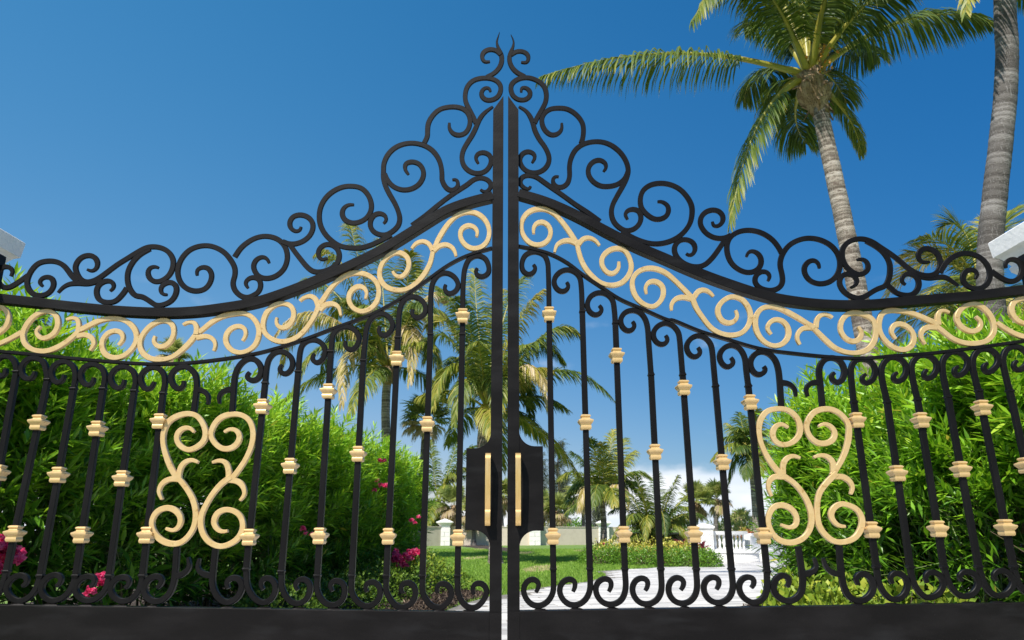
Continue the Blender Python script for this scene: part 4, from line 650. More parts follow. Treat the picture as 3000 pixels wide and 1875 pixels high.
# ------------------------------------------------------------------ oleander hedges
def hedge(name,label,line,normal_side,thick,H,seed,lean,counts,name_group,bare=None):
    """line: polyline of (x,y) along the face on the drive side"""
    rs=np.random.RandomState(seed)
    P=np.array(line,dtype=float); seg=np.linalg.norm(np.diff(P,axis=0),axis=1); cum=np.concatenate([[0],np.cumsum(seg)]); LT=cum[-1]
    def at(s):
        i=np.clip(np.searchsorted(cum,s,side='right')-1,0,len(seg)-1); t=((s-cum[i])/seg[i])[:,None]
        p=P[i]*(1-t)+P[i+1]*t; d=(P[i+1]-P[i])/seg[i][:,None]; nm=np.stack([d[:,1],-d[:,0]],axis=1)*normal_side
        return p,nm,d
    def height(s,u):
        base=np.interp(s,H[0],H[1]); e=np.minimum(np.minimum(u,thick-u)/.55,1); e2=np.minimum(np.minimum(s,LT-s)/.6,1)
        e=np.clip(np.minimum(e,e2),0,1)
        return base-.75*(1-e)**2+.10*np.sin(s*3.1+u*2)+.09*np.sin(s*7.3-u*4.1)
    n1,n2,n3,n4=counts
    def shoots(n,mode):
        s=rs.uniform(0,LT,n)
        if mode=='face': u=np.abs(rs.normal(0,.16,n)); h=height(s,u+.25); z=.12+(h-.2)*rs.beta(1.6,1.05,n)
        elif mode=='top': u=rs.uniform(0,thick,n); h=height(s,u); z=h-rs.uniform(.22,.50,n)
        elif mode=='end': s=LT-np.abs(rs.normal(0,.16,n)); u=rs.uniform(0,thick,n); h=height(s,u); z=.12+np.maximum(h-.2,.2)*rs.beta(1.6,1.05,n)
        else: u=.2+rs.uniform(0,1,n)**1.5*(thick-.3); h=height(s,u); z=.15+(h-.4)*rs.uniform(0,1,n)
        z=np.maximum(z,.1)
        p,nm,d=at(s); bulge=.18*np.sin(s*2.3+z*1.7)+.12*np.sin(s*5.1-z*3.3)
        if mode=='face': u=u-bulge*.6
        pos=np.concatenate([p-nm*u[:,None],z[:,None]],axis=1)
        out3=np.concatenate([nm,np.zeros((n,1))],axis=1); d3=np.concatenate([d,np.zeros((n,1))],axis=1)
        j=rs.normal(size=(n,3))*.35; k=np.clip((z/2.3),0,1)[:,None]
        up=np.array([0,0,1.0])
        if mode=='face': dr=out3*(.95-.55*k)+up*(.35+.75*k)
        elif mode=='top': dr=up*1.15+out3*.22
        elif mode=='end': dr=d3*.8+up*.7
        else: dr=out3*.4+up*.5
        dr=nrm(dr+j+np.array(lean))
        return pos,dr,z,h
    LV=[];LF=[];LTn=[];off=0; SV=MB(); SH=MB(); keep=[]
    for n,mode in ((n1,'face'),(n2,'top'),(n3,'inner'),(n4,'end')):
        if n<=0: continue
        pos,dr,z,h=shoots(n,mode)
        sl=rs.uniform(.34,.62,n)*(1 if mode!='inner' else .9)
        nw=9 if mode!='inner' else 7
        # whorls of three along each shoot
        t=(np.arange(nw)+.6)/nw
        base=pos[:,None,:]+dr[:,None,:]*(sl[:,None]*t[None,:])[:,:,None]+np.array([0,0,-1.])*(.05*t**2)[None,:,None]
        ax=nrm(np.cross(dr,nrm(rs.normal(size=(n,3))))); bx=np.cross(dr,ax)
        for q in range(3):
            ang=(2*PI*q/3+t*nw*1.05)[None,:]+rs.uniform(-.25,.25,(n,nw))
            side=ax[:,None,:]*np.cos(ang)[:,:,None]+bx[:,None,:]*np.sin(ang)[:,:,None]
            op=(1.25-.70*t)[None,:,None]
            d=side*op+dr[:,None,:]*(.55+.5*t)[None,:,None]+rs.normal(size=(n,nw,3))*.12
            pp=base.reshape(-1,3); dd=nrm(d.reshape(-1,3)); m=len(pp)
            ln=rs.uniform(.155,.245,m)*(1-.25*np.tile(t,n))*(1.35 if mode=='inner' else 1); wd=ln*rs.uniform(.155,.20,m)*(1.35 if mode=='inner' else 1)
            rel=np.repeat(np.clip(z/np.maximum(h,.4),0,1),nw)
            ti=.24+.52*rel+rs.normal(0,.11,m)+.16*(np.tile(t,n)-.5)  # sunlit top and shaded foot of the hedge painted into the leaf tint
            if mode=='inner': ti-=.18  # shade inside the hedge put into the colour of the inner leaves
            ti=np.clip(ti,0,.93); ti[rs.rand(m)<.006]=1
            sel=rs.rand(m)<(.95 if mode!='face' else np.clip(.45+.9*rel,0,.97))
            if bare: sel&=~((pp[:,1]<bare[0])&(pp[:,2]<bare[1])&(rs.rand(m)<bare[2]))
            pp,dd,ln,wd,ti=pp[sel],dd[sel],ln[sel],wd[sel],ti[sel]
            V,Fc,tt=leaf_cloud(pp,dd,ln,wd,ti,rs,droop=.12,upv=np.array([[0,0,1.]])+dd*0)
            if mode=='face':
                c=np.linalg.norm(pp-np.array([0,-4,.95]),axis=1); keep.append((pp,dd,ln,wd,ti,c))
            LV.append(V); LF.append(Fc+off); LTn.append(tt); off+=len(V)
        for i in range(0,n,2 if mode!='inner' else 6):
            a=Vector(pos[i])-Vector(dr[i])*.25; b=Vector(pos[i])+Vector(dr[i])*float(sl[i])*.95
            SH.tube([a,(a+b)/2+Vector((0,0,.01)),b],[.005,.004,.002],3)
    o=thing(name,label,'hedge',name_group)
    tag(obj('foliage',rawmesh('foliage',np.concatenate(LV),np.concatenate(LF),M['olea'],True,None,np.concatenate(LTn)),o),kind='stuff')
    tag(SH.build('shoots',M['shoot'],o),kind='stuff')
    # woody stems rising from the root
    for s in np.arange(.2,LT,.28):
        p,nm,d=at(np.array([s])); 
        for _ in range(3):
            u=rs.uniform(.15,thick*.6); q=p[0]-nm[0]*u+rs.normal(size=2)*.08; hh=float(height(np.array([s]),np.array([u]))[0])*rs.uniform(.6,.85)
            l=rs.normal(size=2)*.22
            SV.tube([(q[0],q[1],-.03),(q[0]+l[0]*.4,q[1]+l[1]*.4,hh*.35),(q[0]+l[0]+nm[0][0]*.12,q[1]+l[1]+nm[0][1]*.12,hh)],[.016,.012,.005],5)
            for b in range(5):
                z0=rs.uniform(.1,hh*.7); e=rs.normal(size=2)*.22
                SV.tube([(q[0]+l[0]*.3,q[1]+l[1]*.3,z0),(q[0]+e[0],q[1]+e[1],z0+rs.uniform(.1,.45))],[.006,.003],3)
    tag(SV.build('branches',M['stem'],o),kind='stuff')
    # the nearest leaves, one by one
    pp,dd,ln,wd,ti,c=[np.concatenate([k[i] for k in keep]) for i in range(6)]
    inview=(np.abs(pp[:,0])<.68*(pp[:,1]+4))&(pp[:,2]>.45)
    idx=np.where(inview)[0]; idx=idx[np.argsort(c[idx])][:900]; idx=idx[rs.permutation(len(idx))[:300]]
    tones=[single_leaf('leaf',M['olea'],t) for t in (.35,.5,.62,.72,.82)]
    for i in idx:
        ob=bpy.data.objects.new('leaf',tones[int(np.clip((ti[i]-.3)/.12,0,4))]); link(ob,o)
        q=pp[i]+np.array([0,0,.004]); place_leaf(ob,q,dd[i]+rs.normal(size=3)*.15,float(ln[i]*1.08),float(wd[i]*1.1),rs)
    return o
HL=hedge('oleander_hedge','tall oleander hedge with pink flowers, stretching back from the gate towards the lawn',[(-4.75,-.3),(-3.72,1.6),(-2.95,5.0),(-2.25,9.5),(-2.02,12.2)],1,2.3,([0,3,6,9,12.5],[2.35,2.40,2.32,2.28,2.16]),3,(.02,-.02,.05),(1900,1600,1000,340),'oleander hedges beside the drive')
HR=hedge('oleander_hedge','tall oleander hedge with bare brown stems low down, below the tall grey palm trunk',[(4.6,.2),(3.75,1.6),(3.42,3.5),(3.45,5.2),(3.9,6.4)],-1,2.4,([0,3,5,7.2],[2.35,2.38,2.30,2.05]),8,(.16,.02,.08),(1300,1000,650,560),'oleander hedges beside the drive',(3.3,1.15,.72))
# pink flowers on the hedge: ruffled double blooms
def bloom(parent,p,r,seed,tb=0):
    rs=np.random.RandomState(seed); n=26
    ph=rs.uniform(0,2*PI,n); th=rs.uniform(-.4,1.2,n)
    d=np.stack([np.cos(ph)*np.cos(th),np.sin(ph)*np.cos(th)-.35,np.sin(th)*.9],axis=1)
    V,Fc,t=leaf_cloud(np.array(p)+nrm(d)*r*.12,d,np.full(n,r*.95)*rs.uniform(.7,1.1,n),np.full(n,r*.8),np.clip(rs.uniform(0,1,n)+tb,0,1),rs,fold=.3,droop=.1,belly=.62)
    return obj('flower',rawmesh('flower',V,Fc,M['pink'],True,None,t),parent)
for i,(x,y,z,r) in enumerate(PLAN['flowers']):
    rs=random.Random(i); k=max(2,int(r/.016))
    for j in range(k):
        bloom(HL,(x+rs.gauss(0,r*.55),y+rs.gauss(0,r*.3),z+rs.gauss(0,r*.55)),(rs.uniform(.6,.95)*r*.62+.008)*1.35,i*40+j)
# ------------------------------------------------------------------ palms
def bez(a,b,c,t): return a*((1-t)**2)+b*(2*t*(1-t))+c*(t*t)
WIND=Vector((.25,.05,0))
def frond(root,P0,P1,P2,nl,ll,seed,dry=False,lw=1.0,base_r=.045,fl=None,hue=0,t0=.17,dt=.55):
    rs=random.Random(seed); Z=Vector((0,0,1))
    pts=[bez(P0,P1,P2,i/14) for i in range(15)]
    Lr=sum((pts[i+1]-pts[i]).length for i in range(14))
    fr=MB(); fr.tube([p for p in pts],[max(.006,base_r*(1-i/14)**1.5+.004) for i in range(15)],6)
    o=fr.build('frond',M['rachis_dry'] if dry else M['rachis'],root,smooth=True,shift=root.location)
    V=[];Fc=[];T=[]; side0=None; flop=rs.uniform(.65,1.15) if fl is None else rs.uniform(*fl)
    tbase=rs.uniform(.22,.66)+hue
    for i in range(nl):
        t=t0+(1-t0)*i/(nl-1); p=bez(P0,P1,P2,t); T1=((bez(P0,P1,P2,min(1,t+.02))-bez(P0,P1,P2,max(0,t-.02)))).normalized()
        S=T1.cross(Z)
        if S.length<.15: S=T1.cross(Vector((.3,1,0)))
        S.normalize()
        if side0 is not None and S.dot(side0)<0: S=-S
        side0=S; N=S.cross(T1)
        if N.z<0: N=-N
        u=(t-t0)/(1-t0)
        lf=ll*(.42+.62*math.sin(PI*min(1,.12+u*.86))**.8)*(1-.35*u**3)
        for sg in (-1,1):
            if rs.random()<(.10 if not dry else .25): continue
            L=lf*rs.uniform(.86,1.1)
            d=S*(sg*(1-.45*u))+T1*(.38+.75*u)+N*.22+WIND*.35+Vector((rs.gauss(0,.09),rs.gauss(0,.09),rs.gauss(0,.09)))
            d.normalize(); g=flop*rs.uniform(.8,1.25)*(1.5 if dry else 1)
            d1=(d-Z*g*.35).normalized(); d2=(d1-Z*g*.75+WIND*.15).normalized(); d3=(d2-Z*g*.7+WIND*.2).normalized()
            a=p; b=a+d1*L*.36; c=b+d2*L*.36; e=c+d3*L*.28
            W=(T1-d1*T1.dot(d1))
            if W.length<.05: W=N.copy()
            W.normalize(); W=(W+d1.cross(W)*rs.uniform(-.7,.7)).normalized()
            w=.024*rs.uniform(.8,1.15)*(ll/.8)*lw
            k=len(V); V+=[a-W*w*.5,a+W*w*.5,b-W*w,b+W*w,c-W*w*.72,c+W*w*.72,e]
            Fc+=[(k,k+1,k+3),(k,k+3,k+2),(k+2,k+3,k+5),(k+2,k+5,k+4),(k+4,k+5,k+6)]
            tn=tbase+.16*u+rs.gauss(0,.10)
            if dry: tn=rs.uniform(.86,1.0)
            tn=max(0,min(.88 if not dry else 1,tn)); tip=tn if rs.random()>dt else rs.uniform(.88,1.0)
            T+=[tn]*5+[(tn+tip)/2,tip] if rs.random()<.6 else [tn]*7
    off=np.array(root.location)
    lo=obj('leaflets',rawmesh('leaflets',np.array([tuple(v) for v in V])-off,np.array(Fc),M['coco'],False,None,T),o); lo['kind']='stuff'
    return o
def trunk(root,pts,r0,r1,m,seed,rings=True):
    rs=random.Random(seed); P=[Vector(p) for p in pts]
    # resample the path smoothly
    Q=[]
    ext=[P[0]*2-P[1]]+P+[P[-1]*2-P[-2]]
    for i in range(1,len(ext)-2):
        a,b,c,d=ext[i-1:i+3]; n=max(2,int((c-b).length/.028))
        for k in range(n):
            t=k/n; Q.append(.5*((2*b)+(c-a)*t+(2*a-5*b+4*c-d)*t*t+(3*b-a-3*c+d)*t**3))
    Q.append(P[-1]); n=len(Q); S=18; V=[];T=[];ph=0; tone=.5; step=rs.uniform(.05,.1); acc=0
    jit=[rs.uniform(-1,1) for _ in range(8)]
    for i,p in enumerate(Q):
        f=i/(n-1); r=r0+(r1-r0)*f+(.35*r0*math.exp(-f*14))
        acc+=.028
        if acc>step: acc=0; step=rs.uniform(.035,.13); tone=min(1,max(0,.5+rs.gauss(0,.24)))
        k=acc/step; rr=r*(1+.022*(1-k)-(.028 if k<.3 else 0)*(1 if rings else 0))
        d=(Q[min(i+1,n-1)]-Q[max(i-1,0)]).normalized(); a=d.cross(Vector((0,1,0))).normalized(); b=d.cross(a)
        for j in range(S):
            an=2*PI*j/S; q=1+.03*math.sin(an*2+jit[0]*3+f*5)+.02*math.sin(an*5+i*.21)+rs.gauss(0,.006)
            V.append(p+a*(rr*q*math.cos(an))+b*(rr*q*math.sin(an)))
            T.append(min(1,max(0,tone*(.8+.4*k)-(.28 if k<.3 else 0)+rs.gauss(0,.05))))
    Fc=[(i*S+j,i*S+(j+1)%S,(i+1)*S+(j+1)%S,(i+1)*S+j) for i in range(n-1) for j in range(S)]
    off=np.array(root.location)
    return obj('trunk',rawmesh('trunk',np.array([tuple(v) for v in V])-off,np.array(Fc),m,True,None,T),root)
def sheath(root,c,d,r,seed,hgt=.55,big=1):
    """fibrous boot of old leaf bases under the crown"""
    rs=random.Random(seed); mb=MB(); n=14; rings=[]
    for k in range(9):
        t=k/8; e=min(1,t/.62); rr=r*(1.03+.62*big*e*e*(3-2*e))*(1-.30*max(0,t-.6)/.4); p=c-d*(hgt*(1-t)*.95)
        a=d.cross(Vector((0,1,0))).normalized(); b=d.cross(a)
        rings.append([p+a*(rr*(1+rs.gauss(0,.15))*math.cos(2*PI*j/n))+b*(rr*(1+rs.gauss(0,.15))*math.sin(2*PI*j/n)) for j in range(n)])
    mb.loft(rings)
    o=mb.build('fibre_boot',M['fibre'],root,smooth=True,shift=root.location)
    st=MB()
    for k in range(44):     # ragged strips and stubs of old stalks
        an=rs.uniform(0,2*PI); t=rs.uniform(.15,1); p=c-d*(hgt*(1-t))+Vector((math.cos(an),math.sin(an),0))*r*(1.0+.5*big*t)
        e=p+Vector((math.cos(an)*rs.uniform(.03,.16),math.sin(an)*rs.uniform(.03,.16),rs.uniform(-.22,.16)))
        w=rs.uniform(.02,.06); s=Vector((-math.sin(an),math.cos(an),0))*w
        st.add([p-s,p+s,e+s*.5,e-s*.5,(p+e)/2+Vector((0,0,.02))],[(0,1,4),(1,2,4),(2,3,4),(3,0,4)])
    tag(st.build('ragged_strips',M['fibre'],o,shift=root.location),kind='stuff')
    return o
PLAB={'leaning':('leaning coconut palm with orange fruit and windblown crown above the right gate leaf','palm'),
 'tall':('tall coconut palm whose bare grey trunk rises past the white pillar cap','palm'),
 'fountain':('coconut palm with fronds spreading behind the tall grey trunk by the white pillar cap','palm'),
 'shaggy':('coconut palm with hanging brown dry fronds behind the gold scrolls of the gate','palm'),
 'thick':('coconut palm with dense crown directly behind the meeting stiles of the gate','palm'),
 'young':('low young coconut palm beside the fan palm at the end of the hedge','palm'),
 'bright':('yellow green coconut palm with slim pale trunk rising in front of the beige wall','palm'),
 'distant':('small distant coconut palm with slim bent trunk beside the gold panel','palm'),
 'clump':('low feathery clumping palm in the bed of yellow shrubs','palm'),
 'lefttop':('palm tips showing above the hedge at the far end of the gold scrolls','palm')}
for i,p in enumerate(PLAN['palms']):
    c=Vector(p['crown']); tr=p['trunk']; root=thing('coconut_palm' if p['key']!='clump' else 'clumping_palm',PLAB[p['key']][0],'palm tree',None,loc=tuple(tr[0]))
    path=[Vector(q) for q in tr]+[c]
    d=(path[-1]-path[-2]).normalized()
    if p['key']=='clump':
        for k in range(7):
            rs=random.Random(k); b=c+Vector((rs.gauss(0,.35),rs.gauss(0,.35),0)); b.z=0
            MB().tube([b+Vector((0,0,-.05)),b+Vector((rs.gauss(0,.08),rs.gauss(0,.08),.35)),b+Vector((rs.gauss(0,.18),rs.gauss(0,.18),.8))],[.05,.045,.03],7).build('stem',M['stem'],root,shift=root.location)
    else:
        trunk(root,path,p['r0'],p['r1'],M['trunk_grey'] if p['key'] in('tall',) else M['trunk'],i)
        if p.get('sheath'): sheath(root,c+d*.12,d,p['r1'],i,hgt=1.0 if p['key']=='leaning' else .75 if p['key'] in('shaggy','thick') else .4,big=p.get('big',1.0) if p['key']!='tall' else .4)
    if p['key']=='leaning':
        fr=MB(); rs=random.Random(2); st=MB(); q0=c+Vector((.25,-.22,.30))
        for k in range(44):
            q=q0+Vector((rs.gauss(0,.10),rs.gauss(0,.08),rs.gauss(0,.15)+.08)); r=rs.uniform(.018,.028)
            fr.lathe(q.x,q.y,[(r*math.sin(PI*a/6)+.0005,q.z-r*math.cos(PI*a/6)) for a in range(7)],8)
            st.tube([c+Vector((.08,-.1,.1)),q],[.006,.003],3)
        fo=st.build('fruit_cluster',M['rachis'],root,shift=root.location); tag(fr.build('fruit',M['fruit'],fo,smooth=True,shift=root.location),kind='stuff')
        # dry spathe standing in the crown
        MB().tube([c+Vector((.12,-.15,.1)),c+Vector((.20,-.2,.42)),c+Vector((.36,-.22,.80))],[.03,.055,.006],7).build('spathe',M['fibre'],root,shift=root.location)
    for k,(m,t,fs) in enumerate(p['fronds']):
        dry=k in p.get('dry',[])
        frond(root,c+Vector((0,0,.05)),Vector(m),Vector(t),p['nl'],p['ll']*fs,i*97+k,dry,p.get('lw',1.0),base_r=.075 if p['key'] in('leaning','tall') else .045,fl=p.get('fl'),hue=p.get('hue',0),t0=p.get('t0',.17),dt=p.get('dt',.35))
    rs=random.Random(5000+i); ln_=sum((Vector(t)-c).length for m,t,_ in p['fronds'])/len(p['fronds'])
    for k in range(p.get('extra',0)):      # the fronds between, all round the crown
        az=rs.uniform(0,2*PI) if p['key']!='leaning' else rs.uniform(.1*PI,.9*PI); el=R(rs.uniform(*p.get('el',(-25,70)))); L=ln_*rs.uniform(.75,1.0)
        h=Vector((math.cos(az),math.sin(az),0)); m=c+(h*math.cos(el)+Vector((0,0,math.sin(el)+.35)))*L*.5; t=c+(h*math.cos(el)*.95+Vector((0,0,math.sin(el)-.25)))*L
        frond(root,c+Vector((0,0,.05)),m,t,p['nl'],p['ll'],i*97+60+k,False,p.get('lw',1.0),base_r=.075 if p['key']=='leaning' else .045,fl=p.get('fl'),hue=p.get('hue',0),t0=p.get('t0',.17),dt=p.get('dt',.35))
# ------------------------------------------------------------------ fan palms
def fan_leaf(V,Fc,T,c,d,pl,fr,rs,dead):
    Z=Vector((0,0,1)); hub=c+d*pl
    S=d.cross(Z)
    if S.length<.1: S=Vector((1,0,0))
    S.normalize(); N=S.cross(d)
    w=.012
    k=len(V); V+=[c-S*w,c+S*w,hub+S*w,hub-S*w]; Fc+=[(k,k+1,k+2),(k,k+2,k+3)]; tb=rs.uniform(.25,.7) if not dead else rs.uniform(.9,1); T+=[tb]*4
    n=20
    for i in range(n):
        a=R(-125+250*i/(n-1))+rs.gauss(0,.04); dd=d*math.cos(a)+S*math.sin(a)+N*(-.15+.2*rs.random()); dd.normalize()
        L=fr*(.75+.25*math.cos(a))*rs.uniform(.9,1.08); m=hub+dd*L*.55; d2=(dd-Z*(.55 if not dead else 1.5)).normalized(); tip=m+d2*L*.45
        W=d.cross(dd).cross(dd); 
        if W.length<.05: W=S.copy()
        W=(S*math.cos(a)-d*math.sin(a)).normalized(); ww=fr*.075
        k=len(V); V+=[hub,m-W*ww,m+W*ww,tip]; Fc+=[(k,k+1,k+2),(k+1,k+3,k+2)]; t=max(0,min(1,tb+rs.gauss(0,.08)))
        T+=[t,t,t,min(1,t+(.12 if rs.random()<.4 else 0))]
FLAB={'beside':'fan palm with round green crown and slim trunk at the end of the hedge','white':'small fan palm with thick trunk behind the white lattice pier','low':'low round fan palm behind the orange bromeliads','dark':'dark fan palm with drooping brown skirt beyond the beige wall',
'pair':'fan palm with brown skirt beside the wispy casuarina','behindpost':'fan palm with brown skirt close behind the lock plate','centre':'fan palm beyond the wall, half hidden by the lock plate of the left gate leaf','thatch':'brown thatched fan palm between the low young palm and the gate stile','left':'fan palm above the wall pillar with pyramid cap','far':'fan palm at the near end of the beige wall','ochre':'ochre tinged fan palm behind the feathery clumping palm','hedge':'fan palm top peeping over the oleander hedge','edge':'fan palm hidden low behind the end of the oleander hedge'}
for i,f in enumerate(PLAN['fans']):
    rs=random.Random(300+i); c=Vector(f['crown']); b=Vector(f['base']); r=f['r']
    root=thing('fan_palm',FLAB[f['key']],'palm tree','fan palms in the garden',loc=tuple(b))
    trunk(root,[tuple(b),tuple(b.lerp(c,.5)+Vector((rs.gauss(0,.04),0,0))),tuple(c)],.15,.13,M['trunk_grey'],300+i,False)
    sheath(root,c,Vector((0,0,1)),.13,300+i,.5)
    nf=40
    for gname in range(nf):
        V=[];Fc=[];T=[]
        dead=rs.random()<f['dead']*.8
        el=R(rs.uniform(-5,85)) if not dead else R(rs.uniform(-75,-5)); az=rs.uniform(0,2*PI) 
        d=Vector((math.cos(az)*math.cos(el),math.sin(az)*math.cos(el),math.sin(el)))
        fan_leaf(V,Fc,T,c,d,r*rs.uniform(.38,.55),r*rs.uniform(.5,.62),rs,dead)
        obj('fan_leaf',rawmesh('fan_leaf',np.array([tuple(v) for v in V])-np.array(root.location),np.array(Fc),M['fan'],False,None,T),root)
# ------------------------------------------------------------------ casuarinas
CL={'tall':'tall wispy grey green casuarina between the gate post and the yellow green palm','narrow':'narrow dark casuarina behind the slim pale palm trunk','second':'second wispy casuarina leaning beside the tall one','behind gate':'wispy casuarina half hidden by the lock plate of the right gate leaf'}
for i,p in enumerate(PLAN['pines']):
    x,y=p['pos']; h=p['h']; w=p['w']; rs=np.random.RandomState(50+i); rr=random.Random(i)
    root=thing('casuarina_tree',CL[p['key']],'tree',None,loc=(x,y,0))
    tm=MB(); tm.tube([(0,0,-.1),(.1,0,h*.4),(-.1,.1,h*.75),(.1,0,h)],[.22,.16,.09,.02],8)
    P=[];D=[]
    for k in range(90):
        z=h*(.12+.88*rr.random()**.8); az=rr.uniform(0,2*PI); L=w*(.25+.75*(1-(z/h))**.6)*rr.uniform(.5,1.1)
        e=Vector((math.cos(az)*L,math.sin(az)*L,z+L*.45)); tm.tube([(0,0,z),(e.x*.5,e.y*.5,z+L*.3),tuple(e)],[.04,.025,.008],4)
        for q in range(34):
            t=rr.uniform(.25,1.05); P.append((e.x*t+rr.gauss(0,.12),e.y*t+rr.gauss(0,.12),z+L*.45*t+rr.gauss(0,.12))); D.append((math.cos(az)*.5+rr.gauss(0,.5),math.sin(az)*.5+rr.gauss(0,.5),rr.uniform(-1.1,.5)))
    tm.build('trunk',M['stem'],root,smooth=True)
    P=np.array(P);D=np.array(D);n=len(P)
    V,Fc,T=leaf_cloud(P,D,rs.uniform(.3,.75,n),rs.uniform(.03,.06,n),rs.rand(n),rs,droop=.35)
    tag(obj('crown',rawmesh('crown',V,Fc,M['needle'],True,None,T),root),kind='stuff')
# ------------------------------------------------------------------ shrubs and ground cover
def dome(n,c,rx,ry,rz,rs,thick=.45):
    ph=rs.uniform(0,2*PI,n); cz=rs.uniform(-.05,1,n); s=np.sqrt(np.maximum(0,1-cz*cz)); k=1-thick*rs.beta(1,2.6,n)
    lump=1+.12*np.sin(ph*3+cz*5+c[0])+.09*np.sin(ph*7-cz*4)
    d=np.stack([np.cos(ph)*s,np.sin(ph)*s,cz],axis=1)
    return np.array(c)+d*np.array([rx,ry,rz])*(k*lump)[:,None],d,k
def shrub(name,label,cat,group,c,rx,ry,rz,m,n,ll,seed,tl=(.2,.75),round_=.6,stemm='stem',nb=60,nsingle=0):
    rs=np.random.RandomState(seed); root=thing(name,label,cat,group,loc=(c[0],c[1],0))
    P,d,k=dome(n,(0,0,.0),rx,ry,rz,rs)
    P[:,2]=np.maximum(P[:,2],.02)
    D=d*.7+rs.normal(size=(n,3))*.55+np.array([0,0,.35]); ln=rs.uniform(.75,1.25,n)*ll
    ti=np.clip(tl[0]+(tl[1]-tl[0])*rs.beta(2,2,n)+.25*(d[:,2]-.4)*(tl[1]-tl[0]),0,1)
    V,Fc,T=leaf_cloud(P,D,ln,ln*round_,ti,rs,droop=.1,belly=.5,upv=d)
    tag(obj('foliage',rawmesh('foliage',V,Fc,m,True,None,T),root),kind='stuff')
    mb=MB(); rr=random.Random(seed)
    for q in range(nb):
        i=rr.randrange(n); e=P[i]; mb.tube([(e[0]*.15,e[1]*.15,0),(e[0]*.6,e[1]*.6,e[2]*.55),tuple(e)],[.008,.005,.002],3)
    tag(mb.build('branches',M[stemm],root),kind='stuff')
    return root
SG='green shrubs edging the planting bed'; SY='yellow variegated shrubs in the planting bed'
where=['below the red cordyline','under the yellow shrubs beside the slim palm trunk','in the middle of the bed, below the clumping palm','under the brightest yellow shrub','beside the white lattice pier','hard against the white lattice pier','at the lawn end of the planting bed','nearest the red cordyline by the slim palm','beside the clumping palm','in the middle, the largest and brightest','next to the second cordyline','behind the brightest one']
for i,(x,y,z,rx,rz,key) in enumerate(PLAN['shrubs']):
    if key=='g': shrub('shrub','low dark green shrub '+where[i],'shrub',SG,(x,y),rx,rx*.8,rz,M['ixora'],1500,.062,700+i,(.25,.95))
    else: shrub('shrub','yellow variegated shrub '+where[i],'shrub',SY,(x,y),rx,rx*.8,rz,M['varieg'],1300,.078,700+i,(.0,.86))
def blades(name,label,cat,group,c,r,m,seed,n=26,el=(20,80),w=.16):
    rs=np.random.RandomState(seed); root=thing(name,label,cat,group,loc=(c[0],c[1],0))
    ph=rs.uniform(0,2*PI,n); e=np.radians(rs.uniform(el[0],el[1],n)); d=np.stack([np.cos(ph)*np.cos(e),np.sin(ph)*np.cos(e),np.sin(e)],axis=1)
    h=c[2]; P=np.zeros((n,3)); P[:,2]=np.maximum(.05,h-r*.45); ln=r*rs.uniform(.7,1.1,n)
    MB().tube([(0,0,-.02),(0,0,max(.1,h-r*.4))],[.03,.022],6).build('stem',M['stem'],root)
    for q in range(n):
        V,Fc,T=leaf_cloud(P[q:q+1],d[q:q+1],ln[q:q+1],ln[q:q+1]*w,rs.rand(1),rs,droop=.28,belly=.5,upv=np.array([[0,0,1.]]))
        obj('leaf',rawmesh('leaf',V,Fc,m,True,None,T),root)
cl=['red cordyline at the foot of the slim pale palm trunk','red cordyline left of the clumping palm stems','red cordyline behind the yellow shrubs, right of the clumping palm','dark red cordyline beside the white lattice pier']
for i,(x,y,z,r) in enumerate(PLAN['cordylines']): blades('cordyline',cl[i],'plant','red cordylines in the planting bed',(x,y,z),r,M['cordy'],i,24,(5,80),.2)
bl=['orange bromeliad at the near end of the row behind the balustrade','orange bromeliad in the middle of the row behind the balustrade','yellow bromeliad beside the orange ones behind the balustrade','tall yellow bromeliad behind the orange pair','reddish green bromeliad at the far end of the row','yellow bromeliad beside the second white pier']
for i,(x,y,z,r,c) in enumerate(PLAN['bromeliads']): blades('bromeliad',bl[i],'plant','bromeliads behind the balustrade',(x,y,z),r,M['brom1'] if c else M['brom0'],20+i,40,(15,85),.13)
# ground cover by the hedges
GC='leafy ground cover bushes at the foot of the hedges'
for i,(x,y,rx,rz,lab,tl) in enumerate([(-1.55,8.9,.85,.62,'rounded ground cover bush at the end of the flowering hedge, beside the lawn',(.15,.95)),
    (-1.95,7.3,.7,.50,'ground cover bush below the small pair of pink blossoms',(.1,.7)),(-2.15,5.9,.7,.45,'dark ground cover bush in the shade of the flowering hedge',(.05,.6)),(-2.5,4.5,.6,.40,'ground cover bush at the foot of the flowering hedge near the gate',(.05,.6)),
    (3.72,5.35,.66,.50,'ground cover bush at the foot of the right hand gold panel, spilling on the drive',(.2,.95)),(4.30,6.9,.70,.74,'rounded ground cover bush behind the others, at the corner of the drive',(.15,.9)),
    (2.62,3.3,.42,.53,'light green ground cover bush close behind the gate rail',(.3,1.)),(2.74,2.6,.36,.54,'bright ground cover bush nearest the gate, under the bare stems',(.35,1.)),(2.86,2.0,.34,.55,'small ground cover tuft close to the gate rail under the bare stems',(.35,1.)),(2.95,1.5,.28,.55,'ground cover tuft closest to the hinge side of the right gate leaf',(.35,1.)),(5.05,8.0,.8,.74,'ground cover bush furthest along the drive beyond the hedge',(.15,.9))]):
    shrub('ground_cover_bush',lab,'shrub',GC,(x,y),rx,rx,rz,M['small'],int(3600*rx*rx)+(900 if rx>.45 else 250),.050 if rx>.45 else .088,900+i,tl,.55,nb=40)
